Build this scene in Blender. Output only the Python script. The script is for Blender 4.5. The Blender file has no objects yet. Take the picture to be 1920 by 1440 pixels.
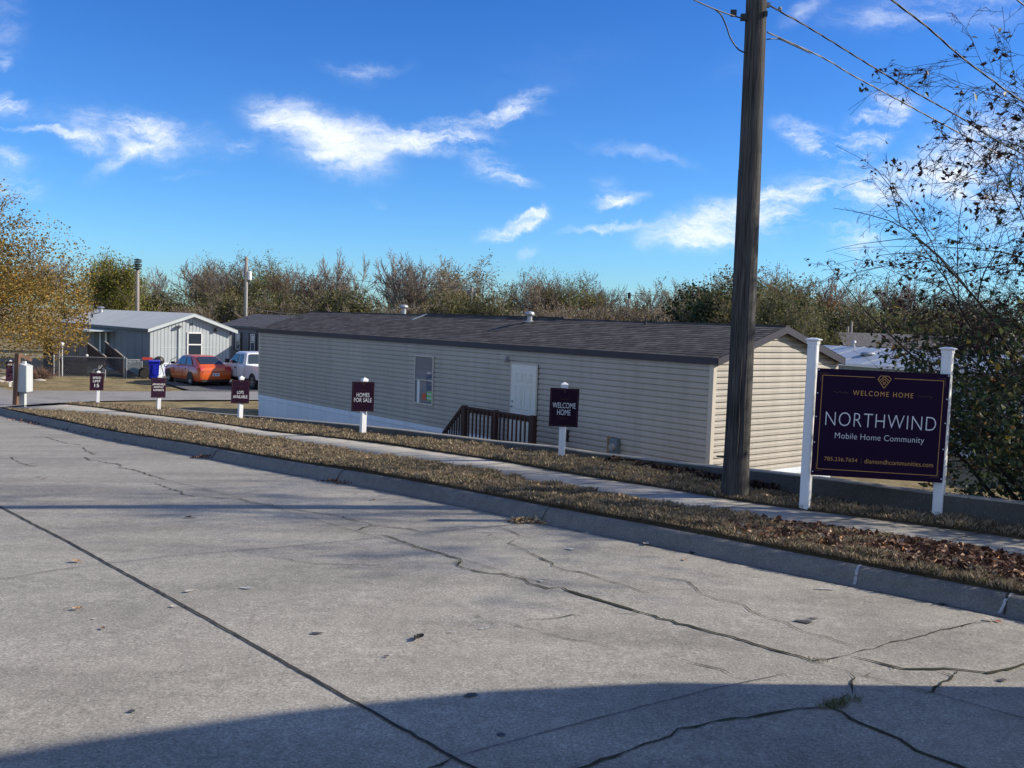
import bpy, math, random
import numpy as np
from mathutils import Vector, Matrix
S=bpy.context.scene
COL=S.collection
# ------------------------------------------------------------------ camera geometry
F=1828.0; ROLL=math.atan(.033); PITCH=math.atan(121*math.cos(ROLL)/F)
def Rx(a):
    c,s=math.cos(a),math.sin(a); return np.array([[1,0,0],[0,c,-s],[0,s,c]])
def Rz(a):
    c,s=math.cos(a),math.sin(a); return np.array([[c,-s,0],[s,c,0],[0,0,1]])
RC=Rx(math.pi/2-PITCH)@Rz(ROLL)
def ray(px,py): return RC@np.array([(px-960)/F,(720-py)/F,-1.])
def atD(px,py,D):
    r=ray(px,py); return r*(D/r[1])
# ------------------------------------------------------------------ lie of the land (metres; camera eye is the origin)
TU=np.array([-.62,.7846]); NV=np.array([.7846,.62])
_u=[-60,0,3,5,6.8,11.7,17.7,24.1,30.1,35.7,42,50,60,900]
_g=[-2.32,-2.2,-2.17,-2.14,-2.1,-2.22,-2.5,-2.86,-3.18,-3.44,-3.68,-3.83,-3.88,-3.88]
_gu=np.arange(-60,120,.2); _gg=np.interp(_gu,_u,_g)
_k=np.exp(-np.linspace(-2.5,2.5,13)**2/2); _k/=_k.sum()
_gg=np.convolve(np.pad(_gg,6,mode='edge'),_k,'valid')
def G(u): return np.interp(u,_gu,_gg)
def uv(x,y): return x*TU[0]+y*TU[1], x*NV[0]+y*NV[1]
def xy(u,v): return u*TU[0]+v*NV[0], u*TU[1]+v*NV[1]
def cast(px,py,fn,off=0.):
    r=ray(px,py); t=2.
    while t<400:
        p=r*t
        if p[2]<fn(p[0],p[1])+off: break
        t*=1.01
    lo,hi=t/1.01,t
    for _ in range(24):
        m=(lo+hi)/2; p=r*m
        if p[2]<fn(p[0],p[1])+off: hi=m
        else: lo=m
    return r*hi
def gv(x,y): return float(G(x*TU[0]+y*TU[1]))
ROADOFF=-.15
def line_fn(pts,off=0.,sm=5,ext=None):
    q=[cast(a,b,gv,off) for a,b in pts]
    w=sorted(uv(p[0],p[1]) for p in q)
    U=np.array([a for a,b in w]); V=np.array([b for a,b in w])
    g=np.arange(-40,60,.2); v=np.interp(g,U,V)
    m=g<U[0]; k=3
    s=(V[k]-V[0])/(U[k]-U[0]) if ext is None else ext
    v[m]=V[0]+(g[m]-U[0])*s
    m=g>U[-1]; s2=(V[-1]-V[-3])/(U[-1]-U[-3]); v[m]=V[-1]+(g[m]-U[-1])*s2
    n=sm*2+1; kk=np.exp(-np.linspace(-2,2,n)**2/2); kk/=kk.sum()
    v=np.convolve(np.pad(v,sm,mode='reflect',reflect_type='odd'),kk,'valid')
    return lambda u:np.interp(u,g,v)
KT=line_fn([(0,766),(100,787),(217,811),(317,827),(517,862),(717,894),(900,926),(1100,967),(1312,1005),(1556,1052),(1691,1075),(1822,1101),(1916,1115)],sm=9,ext=-.13)
WN=line_fn([(0,765.5),(33,762.5),(107,760.5),(183,776),(317,793),(417,808),(517,822),(617,836),(783,862),(917,883),(983,895),(1100,915),(1217,936),(1331,956),(1444,973),(1556,992),(1691,1009),(1785,1024),(1916,1044)],ext=-.13)
WN_seen=WN
WN=lambda u:WN_seen(u)-.27   # the grass in front hides the slab's near edge
WF=line_fn([(117,758),(180,764),(250,775),(317,782),(400,793),(517,811),(617,821),(717,833),(817,848),(917,862),(1017,880),(1117,898),(1217,911),(1312,928),(1425,949),(1556,964),(1691,981),(1804,997),(1916,1009)],ext=-.13)
_wb=[(117,757),(250,764),(313,770),(417,784),(483,789),(617,805),(750,822),(917,838),(1017,855),(1117,864),(1217,880),(1350,904),(1400,915),(1500,934),(1560,949),(1747,971),(1916,996)]
_wt=[(313,766),(417,776.5),(483,781),(617,793),(750,806.5),(917,826),(1017,837),(1117,849.5),(1217,862),(1350,876),(1400,881),(1500,892),(1560,903),(1747,924),(1916,943)]
WB=line_fn(_wb,ext=-.13)
_hu=[];_hh=[]
for (a,b),(c,d) in zip(_wb[2:],_wt):
    p=cast(a,b,gv); q=atD(c,d,p[1]); _hu.append(uv(p[0],p[1])[0]); _hh.append(max(.04,q[2]-p[2]))
_o=np.argsort(_hu); _hu=np.array(_hu)[_o]; _hh=np.array(_hh)[_o]
def WH(u): return np.interp(u,_hu,_hh)
WALL_END=float(_hu[-1])
LOW=-3.87
def terrain(x,y):
    u,v=uv(x,y); w=v-WB(u); g=G(u)
    t=np.clip(w/3.2,0,1); t=t*t*(3-2*t)
    return (g-.03)*(1-t)+np.minimum(LOW,g)*t if True else 0
def ter(x,y): return float(terrain(x,y))
def gnd(px,py,off=0.):
    p=cast(px,py,ter,off); return p
# ------------------------------------------------------------------ object helpers
def tag(o,label=None,cat=None,group=None,kind=None):
    if label: o['label']=label
    if cat: o['category']=cat
    if group: o['group']=group
    if kind: o['kind']=kind
    return o
def empty(name,loc,rz=0,label=None,cat=None,group=None):
    o=bpy.data.objects.new(name,None); COL.objects.link(o); o.location=loc; o.rotation_euler=(0,0,rz)
    o.empty_display_size=.2
    return tag(o,label,cat,group)
def copy_tree(o,parent=None):
    c=o.copy(); COL.objects.link(c)
    if parent: c.parent=parent
    for ch in list(o.children): copy_tree(ch,c)
    return c
class MB:
    def __init__(s): s.v=[];s.f=[];s.m=[]
    def add(s,vs,fs,mi=0):
        n=len(s.v); s.v+= [tuple(map(float,v)) for v in vs]; s.f+=[tuple(i+n for i in f) for f in fs]; s.m+=[mi]*len(fs); return s
    def box(s,x0,x1,y0,y1,z0,z1,mi=0,M=None):
        vs=[(x,y,z) for z in (z0,z1) for y in (y0,y1) for x in (x0,x1)]
        if M is not None: vs=[tuple(M@Vector(v)) for v in vs]
        return s.add(vs,[(0,2,3,1),(4,5,7,6),(0,1,5,4),(2,6,7,3),(0,4,6,2),(1,3,7,5)],mi)
    def bar(s,a,b,w,h=None,mi=0,up=(0,0,1)):
        a=Vector(a);b=Vector(b);d=(b-a).normalized();h=h or w
        up=Vector(up)
        if abs(d.dot(up))>.98: up=Vector((1,0,0))
        x=d.cross(up).normalized(); z=x.cross(d)
        vs=[p+x*i*w/2+z*j*h/2 for p in (a,b) for i,j in ((-1,-1),(1,-1),(1,1),(-1,1))]
        return s.add(vs,[(0,3,2,1),(4,5,6,7),(0,1,5,4),(1,2,6,5),(2,3,7,6),(3,0,4,7)],mi)
    def tube(s,pts,r,n=8,mi=0,cap=True):
        pts=[Vector(p) for p in pts]; rs=r if hasattr(r,'__len__') else [r]*len(pts)
        base=len(s.v); x=None
        for i,p in enumerate(pts):
            d=(pts[min(i+1,len(pts)-1)]-pts[max(i-1,0)]).normalized()
            if x is None: x=d.orthogonal().normalized()
            x=(x-d*x.dot(d)).normalized(); y=d.cross(x)
            for k in range(n):
                a=2*math.pi*k/n; q=p+(x*math.cos(a)+y*math.sin(a))*rs[i]; s.v.append(tuple(q))
        for i in range(len(pts)-1):
            for k in range(n):
                a=base+i*n+k; b=base+i*n+(k+1)%n; s.f.append((a,b,b+n,a+n)); s.m.append(mi)
        if cap:
            s.f.append(tuple(base+k for k in range(n))[::-1]); s.m.append(mi)
            s.f.append(tuple(base+(len(pts)-1)*n+k for k in range(n))); s.m.append(mi)
        return s
    def lathe(s,c,prof,n=16,mi=0,axis='z'):
        base=len(s.v); c=Vector(c)
        for r,h in prof:
            for k in range(n):
                a=2*math.pi*k/n; q=(r*math.cos(a),r*math.sin(a),h)
                if axis=='x': q=(q[2],q[0],q[1])
                if axis=='y': q=(q[0],q[2],q[1])
                s.v.append(tuple(c+Vector(q)))
        for i in range(len(prof)-1):
            for k in range(n):
                a=base+i*n+k;b=base+i*n+(k+1)%n; s.f.append((a,b,b+n,a+n)); s.m.append(mi)
        s.f.append(tuple(base+k for k in range(n))[::-1]); s.m.append(mi)
        s.f.append(tuple(base+(len(prof)-1)*n+k for k in range(n))); s.m.append(mi)
        return s
    def prism(s,poly,M,t,mi=0):
        n=len(poly); vs=[M@Vector((a,0,b)) for a,b in poly]+[M@Vector((a,t,b)) for a,b in poly]
        fs=[tuple(range(n)),tuple(range(n,2*n))[::-1]]+[(i,i+n,(i+1)%n+n,(i+1)%n) for i in range(n)]
        return s.add(vs,fs,mi)
    def build(s,name,mats,parent=None,smooth=False,bevel=0):
        me=bpy.data.meshes.new(name); me.from_pydata(s.v,[],s.f)
        mats=mats if isinstance(mats,(list,tuple)) else [mats]
        for m in mats: me.materials.append(m)
        if len(mats)>1: me.polygons.foreach_set('material_index',s.m)
        me.validate(); me.update()
        if smooth: me.polygons.foreach_set('use_smooth',[True]*len(me.polygons))
        o=bpy.data.objects.new(name,me); COL.objects.link(o)
        if parent: o.parent=parent
        if bevel:
            b=o.modifiers.new('b','BEVEL'); b.width=bevel; b.segments=2; b.limit_method='ANGLE'
        return o
def npmesh(name,V,Fq,mats,mi=None,parent=None,smooth=False):
    me=bpy.data.meshes.new(name); k=Fq.shape[1]; n=len(Fq)
    me.vertices.add(len(V)); me.vertices.foreach_set('co',V.astype(np.float32).ravel())
    me.loops.add(n*k); me.loops.foreach_set('vertex_index',Fq.astype(np.int32).ravel())
    me.polygons.add(n); me.polygons.foreach_set('loop_start',np.arange(0,n*k,k,dtype=np.int32))
    for m in (mats if isinstance(mats,(list,tuple)) else [mats]): me.materials.append(m)
    if mi is not None: me.polygons.foreach_set('material_index',mi.astype(np.int32))
    if smooth: me.polygons.foreach_set('use_smooth',np.ones(n,dtype=bool))
    me.update(calc_edges=True)
    o=bpy.data.objects.new(name,me); COL.objects.link(o)
    if parent: o.parent=parent
    return o
# ------------------------------------------------------------------ materials
def nodes(name):
    m=bpy.data.materials.new(name); m.use_nodes=True; nt=m.node_tree; b=nt.nodes['Principled BSDF']; return m,nt,b
def N(nt,t,**k):
    n=nt.nodes.new(t)
    for a,v in k.items():
        if a.startswith('i_'): n.inputs[a[2:].replace('_',' ')].default_value=v
        else: setattr(n,a,v)
    return n
def ramp(nt,stops,interp='LINEAR'):
    r=nt.nodes.new('ShaderNodeValToRGB'); e=r.color_ramp.elements; r.color_ramp.interpolation=interp
    while len(e)<len(stops): e.new(.5)
    for i,(p,c) in enumerate(stops):
        e[i].position=p; c=c if hasattr(c,'__len__') else (c,c,c); e[i].color=(*c,1)
    return r
def L(nt,a,b): nt.links.new(a,b)
def pbr(name,col,rough=.6,var=.15,scale=3.,bump=0.,bscale=40.,metal=0.,spec=.4,col2=None,stretch=(1,1,1),coat=0,detail=5):
    m,nt,b=nodes(name)
    tc=N(nt,'ShaderNodeTexCoord'); mp=N(nt,'ShaderNodeMapping'); mp.inputs['Scale'].default_value=stretch; L(nt,tc.outputs['Object'],mp.inputs[0])
    nz=N(nt,'ShaderNodeTexNoise'); nz.inputs['Scale'].default_value=scale; nz.inputs['Detail'].default_value=detail; nz.inputs['Roughness'].default_value=.65; L(nt,mp.outputs[0],nz.inputs['Vector'])
    c2=col2 or tuple(min(1,c*(1+var)) for c in col); c1=tuple(c*(1-var) for c in col) if not col2 else col
    r=ramp(nt,[(.3,c1),(.7,c2)]); L(nt,nz.outputs['Fac'],r.inputs[0]); L(nt,r.outputs[0],b.inputs['Base Color'])
    b.inputs['Roughness'].default_value=rough; b.inputs['Metallic'].default_value=metal; b.inputs['Specular IOR Level'].default_value=spec
    if coat: b.inputs['Coat Weight'].default_value=coat; b.inputs['Coat Roughness'].default_value=.08
    if bump:
        n2=N(nt,'ShaderNodeTexNoise'); n2.inputs['Scale'].default_value=bscale; n2.inputs['Detail'].default_value=6; L(nt,mp.outputs[0],n2.inputs['Vector'])
        bp=N(nt,'ShaderNodeBump'); bp.inputs['Strength'].default_value=bump; bp.inputs['Distance'].default_value=.01; L(nt,n2.outputs['Fac'],bp.inputs['Height']); L(nt,bp.outputs[0],b.inputs['Normal'])
    return m
def glass(name,col=(.02,.025,.03),rough=.05):
    m,nt,b=nodes(name); b.inputs['Base Color'].default_value=(*col,1); b.inputs['Roughness'].default_value=rough; b.inputs['Specular IOR Level'].default_value=.8; return m
def leafmat(name,stops,trans=.3,rough=.6):
    m,nt,b=nodes(name); ge=N(nt,'ShaderNodeNewGeometry'); r=ramp(nt,stops); L(nt,ge.outputs['Random Per Island'],r.inputs[0])
    L(nt,r.outputs[0],b.inputs['Base Color']); b.inputs['Roughness'].default_value=rough; b.inputs['Specular IOR Level'].default_value=.25
    if trans:
        t=N(nt,'ShaderNodeBsdfTranslucent'); L(nt,r.outputs[0],t.inputs[0]); mx=N(nt,'ShaderNodeMixShader'); mx.inputs[0].default_value=trans
        L(nt,b.outputs[0],mx.inputs[1]); L(nt,t.outputs[0],mx.inputs[2]); L(nt,mx.outputs[0],nt.nodes['Material Output'].inputs[0])
    return m
def concrete(name,base,speck=1.,crackle=True,bands=False):
    m,nt,b=nodes(name); tc=N(nt,'ShaderNodeTexCoord'); O=tc.outputs['Object']
    big=N(nt,'ShaderNodeTexNoise'); big.inputs['Scale'].default_value=.55; big.inputs['Detail'].default_value=7; big.inputs['Roughness'].default_value=.62; L(nt,O,big.inputs['Vector'])
    r1=ramp(nt,[(.28,tuple(c*.76 for c in base)),(.5,base),(.75,tuple(c*1.13 for c in base))]); L(nt,big.outputs['Fac'],r1.inputs[0])
    fine=N(nt,'ShaderNodeTexNoise'); fine.inputs['Scale'].default_value=52; fine.inputs['Detail'].default_value=6; fine.inputs['Roughness'].default_value=.9; L(nt,O,fine.inputs['Vector'])
    r2=ramp(nt,[(.34,.25),(.5,.95),(.66,1.9)]); L(nt,fine.outputs['Fac'],r2.inputs[0])
    mid=N(nt,'ShaderNodeTexNoise'); mid.inputs['Scale'].default_value=9; mid.inputs['Detail'].default_value=5; L(nt,O,mid.inputs['Vector'])
    r3=ramp(nt,[(.3,.86),(.7,1.1)]); L(nt,mid.outputs['Fac'],r3.inputs[0])
    vo=N(nt,'ShaderNodeTexVoronoi'); vo.inputs['Scale'].default_value=26; L(nt,O,vo.inputs['Vector'])
    sp=ramp(nt,[(.10,.8 if speck>=1 else .22),(.20,0.)]); L(nt,vo.outputs['Distance'],sp.inputs[0])
    vr=N(nt,'ShaderNodeSeparateColor'); L(nt,vo.outputs['Color'],vr.inputs[0])
    th=N(nt,'ShaderNodeMath',operation='GREATER_THAN'); th.inputs[1].default_value=.66; L(nt,vr.outputs[0],th.inputs[0])
    mu=N(nt,'ShaderNodeMath',operation='MULTIPLY'); L(nt,sp.outputs[0],mu.inputs[0]); L(nt,th.outputs[0],mu.inputs[1])
    cur=r1.outputs[0]
    for x,f in ((r2,.55*speck),(r3,1.)):
        mx=N(nt,'ShaderNodeMix',data_type='RGBA',blend_type='MULTIPLY'); mx.inputs[0].default_value=f; L(nt,cur,mx.inputs[6]); L(nt,x.outputs[0],mx.inputs[7]); cur=mx.outputs[2]
    mx=N(nt,'ShaderNodeMix',data_type='RGBA'); L(nt,mu.outputs[0],mx.inputs[0]); L(nt,cur,mx.inputs[6]); mx.inputs[7].default_value=(.58,.56,.52,1); cur=mx.outputs[2]
    if bands:   # worn, streaky tyre lanes running with the road
        mp=N(nt,'ShaderNodeMapping'); mp.inputs['Rotation'].default_value=(0,0,-math.atan2(TU[1],TU[0])); mp.inputs['Scale'].default_value=(.25,2.2,1); L(nt,O,mp.inputs[0])
        mp.vector_type='POINT'
        nb=N(nt,'ShaderNodeTexNoise'); nb.inputs['Scale'].default_value=1.; nb.inputs['Detail'].default_value=6; L(nt,mp.outputs[0],nb.inputs['Vector'])
        rb=ramp(nt,[(.32,.8),(.6,1.05)]); L(nt,nb.outputs['Fac'],rb.inputs[0])
        mx=N(nt,'ShaderNodeMix',data_type='RGBA',blend_type='MULTIPLY'); mx.inputs[0].default_value=.8; L(nt,cur,mx.inputs[6]); L(nt,rb.outputs[0],mx.inputs[7]); cur=mx.outputs[2]
    L(nt,cur,b.inputs['Base Color']); b.inputs['Roughness'].default_value=.85; b.inputs['Specular IOR Level'].default_value=.3
    bp=N(nt,'ShaderNodeBump'); bp.inputs['Strength'].default_value=.35; bp.inputs['Distance'].default_value=.006; L(nt,fine.outputs['Fac'],bp.inputs['Height']); L(nt,bp.outputs[0],b.inputs['Normal'])
    return m
def groundmat(name,stops,scale=1.2,fine=35.):
    m,nt,b=nodes(name); tc=N(nt,'ShaderNodeTexCoord'); O=tc.outputs['Object']
    a=N(nt,'ShaderNodeTexNoise'); a.inputs['Scale'].default_value=scale; a.inputs['Detail'].default_value=9; a.inputs['Roughness'].default_value=.72; L(nt,O,a.inputs['Vector'])
    r=ramp(nt,stops); L(nt,a.outputs['Fac'],r.inputs[0])
    f=N(nt,'ShaderNodeTexNoise'); f.inputs['Scale'].default_value=fine; f.inputs['Detail'].default_value=4; f.inputs['Roughness'].default_value=.8; L(nt,O,f.inputs['Vector'])
    r2=ramp(nt,[(.3,.45),(.7,1.5)]); L(nt,f.outputs['Fac'],r2.inputs[0])
    mx=N(nt,'ShaderNodeMix',data_type='RGBA',blend_type='MULTIPLY'); mx.inputs[0].default_value=.75; L(nt,r.outputs[0],mx.inputs[6]); L(nt,r2.outputs[0],mx.inputs[7])
    L(nt,mx.outputs[2],b.inputs['Base Color']); b.inputs['Roughness'].default_value=.95; b.inputs['Specular IOR Level'].default_value=.1
    bp=N(nt,'ShaderNodeBump'); bp.inputs['Strength'].default_value=.8; bp.inputs['Distance'].default_value=.03; L(nt,f.outputs['Fac'],bp.inputs['Height']); L(nt,bp.outputs[0],b.inputs['Normal'])
    return m
M={}
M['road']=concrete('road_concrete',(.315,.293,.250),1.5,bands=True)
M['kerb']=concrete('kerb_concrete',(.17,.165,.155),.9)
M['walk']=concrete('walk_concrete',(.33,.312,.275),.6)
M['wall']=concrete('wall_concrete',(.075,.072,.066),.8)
M['walltop_sunlit']=concrete('wall_top_sunlit_concrete',(.26,.245,.21),.7)  # paler top faces: the sunlight on them put into the colour
M['street']=concrete('street_surface',(.27,.26,.25),.9)
M['asphalt']=concrete('driveway_asphalt',(.13,.13,.13),1.)
M['crack']=pbr('crack_dirt',(.03,.028,.022),.95,.5,60.,.6,80.,spec=.1,col2=(.075,.075,.045))
M['seam']=pbr('seam_dark',(.05,.048,.045),.95,.3,20.,spec=.1)
M['chalk']=pbr('chalk',(.36,.37,.38),.9,.5,40)
M['stain']=pbr('oil_stain',(.07,.068,.065),.7,.3,20)
M['lawn']=groundmat('dry_lawn',[(.3,(.10,.085,.045)),(.48,(.24,.19,.105)),(.62,(.33,.27,.15)),(.75,(.20,.20,.09))])
M['soil']=groundmat('verge_soil',[(.3,(.035,.027,.018)),(.6,(.075,.058,.036)),(.8,(.11,.088,.055))],3.)
M['blade']=leafmat('dead_grass',[(0,(.12,.09,.06)),(.3,(.22,.168,.112)),(.6,(.33,.255,.172)),(.86,(.46,.37,.26)),(.93,(.17,.17,.08)),(1,(.11,.13,.05))],.15,.8)
M['litter']=leafmat('dead_leaf',[(0,(.035,.018,.013)),(.45,(.085,.04,.028)),(.7,(.15,.075,.05)),(.86,(.28,.17,.12)),(.95,(.50,.36,.25)),(1,(.55,.22,.05))],.1,.7)
M['bark']=pbr('bark',(.075,.06,.048),.95,.35,4.,.8,25.,spec=.1)
M['twig']=pbr('twig_grey_brown',(.215,.18,.155),.95,.3,.8,spec=.1)
M['twigmid']=pbr('twig_brown',(.175,.14,.115),.95,.3,.8,spec=.1)
M['bleaf2']=leafmat('tan_olive_leaf',[(0,(.13,.10,.055)),(.5,(.25,.19,.095)),(.8,(.30,.25,.09)),(1,(.38,.22,.10))],.3)
M['twigdark']=pbr('twig_dark',(.055,.045,.04),.95,.3,3.,spec=.1)
M['greywood']=None
M['vinyl_white']=pbr('white_vinyl',(.80,.81,.83),.35,.03,2.)
M['board']=pbr('sign_plum',(.016,.004,.026),.6,.06,1.2,spec=.12)
M['boardsmall']=pbr('sign_plum_small',(.02,.005,.02),.6,.08,2.,spec=.12)
M['gold']=pbr('sign_gold',(.58,.32,.10),.6,.05,3.)
M['golddim']=pbr('sign_gold_dim',(.13,.075,.05),.6,.05,3.)
M['ink']=pbr('sign_white_ink',(.74,.76,.80),.6,.03,3.)
M['steel']=pbr('galvanised',(.42,.43,.44),.45,.15,6.,metal=.6)
M['siding']=pbr('sandstone_siding',(.435,.40,.35),.55,.09,.45,spec=.35)
def addstreak(m,amt=.35):
    nt=m.node_tree; b=nt.nodes['Principled BSDF']; src=b.inputs['Base Color'].links[0].from_socket
    tc=N(nt,'ShaderNodeTexCoord'); mp=N(nt,'ShaderNodeMapping'); mp.inputs['Scale'].default_value=(2.2,2.2,.16); L(nt,tc.outputs['Object'],mp.inputs[0]); n=N(nt,'ShaderNodeTexNoise'); n.inputs['Scale'].default_value=1.6; n.inputs['Detail'].default_value=7; n.inputs['Roughness'].default_value=.7; L(nt,mp.outputs[0],n.inputs['Vector'])
    rr=ramp(nt,[(.3,.72),(.55,1.),(.8,1.06)]); L(nt,n.outputs['Fac'],rr.inputs[0]); mx=N(nt,'ShaderNodeMix',data_type='RGBA',blend_type='MULTIPLY'); mx.inputs[0].default_value=amt; L(nt,src,mx.inputs[6]); L(nt,rr.outputs[0],mx.inputs[7]); L(nt,mx.outputs[2],b.inputs['Base Color'])
M['sidingtrim']=pbr('sandstone_trim',(.55,.50,.43),.5,.04,1.)
M['seamline']=pbr('siding_seam',(.12,.10,.085),.8,.1,4.)
M['fascia']=pbr('plum_grey_fascia',(.032,.026,.042),.45,.08,1.)
M['skirt']=pbr('white_skirting',(.74,.81,.90),.5,.05,.8)
M['white']=pbr('white_paint',(.78,.78,.77),.5,.05,2.)
M['door']=pbr('door_white',(.72,.71,.66),.45,.03,2.)
M['pane']=glass('window_glass',(.03,.04,.055),.04)
M['blind']=pbr('window_blind',(.36,.39,.42),.25,.06,2.,stretch=(1,1,30))
M['black']=pbr('black_plastic',(.02,.02,.022),.5,.2,5.)
M['deck']=pbr('red_brown_stain',(.045,.018,.013),.6,.35,5.,.3,40.,stretch=(1,1,.2))
M['deckdark']=pbr('dark_deck_wood',(.06,.045,.04),.8,.35,5.,.3,30.)
M['deckpale']=pbr('weathered_rail_wood',(.24,.21,.19),.85,.25,6.)
M['plank']=pbr('tan_plank',(.30,.19,.10),.8,.2,8.)
M['metalwhite']=pbr('white_ribbed_metal',(.44,.48,.50),.45,.06,.8)
M['metalshade']=pbr('shaded_blue_grey_panel',(.18,.20,.22),.6,.07,.9)  # white home's side wall, its shade put into the colour
M['metalroof']=pbr('silver_metal_roof',(.40,.43,.47),.38,.10,.8,metal=.35,stretch=(.3,3,1))
M['whiteroof']=pbr('white_metal_roof',(.36,.40,.45),.4,.07,.7,metal=.1)
M['houseg']=pbr('grey_siding',(.20,.21,.225),.6,.06,.7)
M['tealshade']=pbr('shaded_teal_grey_wall',(.32,.38,.40),.6,.08,.8)  # white siding with its shade put into the colour
M['orange']=pbr('orange_metallic',(.62,.10,.012),.3,.04,2.,spec=.6,coat=.7)
M['carwhite']=pbr('white_car_paint',(.72,.73,.76),.3,.03,2.,spec=.5,coat=.6)
M['rubber']=pbr('tyre_rubber',(.02,.02,.02),.85,.2,10.)
M['rim']=pbr('alloy_rim',(.50,.51,.52),.3,.1,5.,metal=.7)
M['red']=pbr('red_lens',(.45,.01,.012),.15,.05,5.,spec=.7)
M['redpaint']=pbr('red_paint',(.35,.03,.025),.5,.15,4.)
M['bin']=pbr('blue_bin_plastic',(.008,.018,.42),.45,.06,3.,spec=.4)
M['boxgrey']=pbr('pale_grey_cabinet',(.47,.50,.50),.5,.05,3.)
M['rust']=pbr('brown_post',(.15,.085,.055),.8,.35,7.,.3,30.,stretch=(1,1,.2))
M['cable']=pbr('cable_black',(.03,.03,.035),.5,.2,5.)
M['cablelight']=pbr('cable_aluminium',(.25,.25,.26),.5,.2,5.)
M['rock']=pbr('pale_rock',(.50,.45,.40),.9,.25,5.,.5,20.)
M['green']=pbr('green_card',(.07,.45,.05),.6,.1,3.)
M['orangecard']=pbr('orange_card',(.55,.12,.06),.6,.1,3.)
M['pine']=leafmat('pine_needles',[(0,(.012,.025,.0)),(1,(.03,.06,.028))],.1)
M['dleaf']=leafmat('dark_green_leaf',[(0,(.022,.042,.02)),(.5,(.05,.075,.034)),(.86,(.105,.125,.05)),(.95,(.30,.22,.04)),(1,(.30,.12,.04))],.4,.45)
M['drleaf']=leafmat('reddish_dark_leaf',[(0,(.03,.012,.012)),(.5,(.05,.022,.018)),(1,(.04,.04,.02))],.2,.5)
M['yleaf']=leafmat('yellow_leaf',[(0,(.10,.085,.03)),(.35,(.22,.165,.05)),(.65,(.34,.23,.055)),(.88,(.44,.26,.05)),(.95,(.32,.15,.045)),(1,(.10,.11,.03))],.35)
M['bleaf']=leafmat('brown_leaf',[(0,(.07,.055,.035)),(.5,(.13,.10,.06)),(1,(.20,.14,.07))],.25)
M['yg']=leafmat('yellow_green_leaf',[(0,(.10,.12,.025)),(.5,(.22,.22,.045)),(1,(.33,.29,.06))],.35)
M['olive']=leafmat('olive_leaf',[(0,(.09,.085,.04)),(.5,(.19,.165,.07)),(1,(.32,.24,.10))],.35)
M['ogreen']=leafmat('dull_green_leaf',[(0,(.06,.07,.03)),(.6,(.13,.135,.05)),(1,(.24,.20,.08))],.35)
M['oran']=leafmat('rust_leaf',[(0,(.20,.08,.03)),(.5,(.36,.16,.05)),(1,(.45,.26,.10))],.3)
def woodpole():
    m,nt,b=nodes('weathered_pole_wood'); tc=N(nt,'ShaderNodeTexCoord'); mp=N(nt,'ShaderNodeMapping'); mp.inputs['Scale'].default_value=(1,1,.045); L(nt,tc.outputs['Object'],mp.inputs[0])
    n=N(nt,'ShaderNodeTexNoise'); n.inputs['Scale'].default_value=38; n.inputs['Detail'].default_value=6; n.inputs['Roughness'].default_value=.7; L(nt,mp.outputs[0],n.inputs['Vector'])
    r=ramp(nt,[(.3,(.02,.019,.019)),(.48,(.068,.065,.064)),(.7,(.135,.13,.126))]); L(nt,n.outputs['Fac'],r.inputs[0])
    n2=N(nt,'ShaderNodeTexNoise'); n2.inputs['Scale'].default_value=1.3; L(nt,tc.outputs['Object'],n2.inputs['Vector']); r2=ramp(nt,[(.3,.6),(.7,1.15)]); L(nt,n2.outputs['Fac'],r2.inputs[0])
    mx=N(nt,'ShaderNodeMix',data_type='RGBA',blend_type='MULTIPLY'); mx.inputs[0].default_value=1; L(nt,r.outputs[0],mx.inputs[6]); L(nt,r2.outputs[0],mx.inputs[7])
    L(nt,mx.outputs[2],b.inputs['Base Color']); b.inputs['Roughness'].default_value=.9; b.inputs['Specular IOR Level'].default_value=.2
    bp=N(nt,'ShaderNodeBump'); bp.inputs['Strength'].default_value=.9; bp.inputs['Distance'].default_value=.012; L(nt,n.outputs['Fac'],bp.inputs['Height']); L(nt,bp.outputs[0],b.inputs['Normal'])
    return m
M['pole']=woodpole()
def shingle(name,c1,c2,row=.14):
    m,nt,b=nodes(name); tc=N(nt,'ShaderNodeTexCoord'); sx=N(nt,'ShaderNodeSeparateXYZ'); L(nt,tc.outputs['Object'],sx.inputs[0])
    cb=N(nt,'ShaderNodeCombineXYZ'); L(nt,sx.outputs[1],cb.inputs[0]); L(nt,sx.outputs[0],cb.inputs[1])
    br=N(nt,'ShaderNodeTexBrick'); br.inputs['Scale'].default_value=1; br.inputs['Brick Width'].default_value=.33; br.inputs['Row Height'].default_value=row; br.inputs['Mortar Size'].default_value=.004
    br.inputs['Color1'].default_value=(*c1,1); br.inputs['Color2'].default_value=(*c2,1); br.inputs['Mortar'].default_value=(.02,.018,.02,1); br.offset=.37; L(nt,cb.outputs[0],br.inputs['Vector'])
    n=N(nt,'ShaderNodeTexNoise'); n.inputs['Scale'].default_value=5; n.inputs['Detail'].default_value=6; L(nt,tc.outputs['Object'],n.inputs['Vector']); r=ramp(nt,[(.3,.65),(.7,1.3)]); L(nt,n.outputs['Fac'],r.inputs[0])
    mx=N(nt,'ShaderNodeMix',data_type='RGBA',blend_type='MULTIPLY'); mx.inputs[0].default_value=.8; L(nt,br.outputs[0],mx.inputs[6]); L(nt,r.outputs[0],mx.inputs[7]); L(nt,mx.outputs[2],b.inputs['Base Color']); b.inputs['Roughness'].default_value=.9; b.inputs['Specular IOR Level'].default_value=.2
    return m
M['shingle']=shingle('brown_grey_shingle',(.068,.060,.055),(.125,.115,.105))
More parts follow.
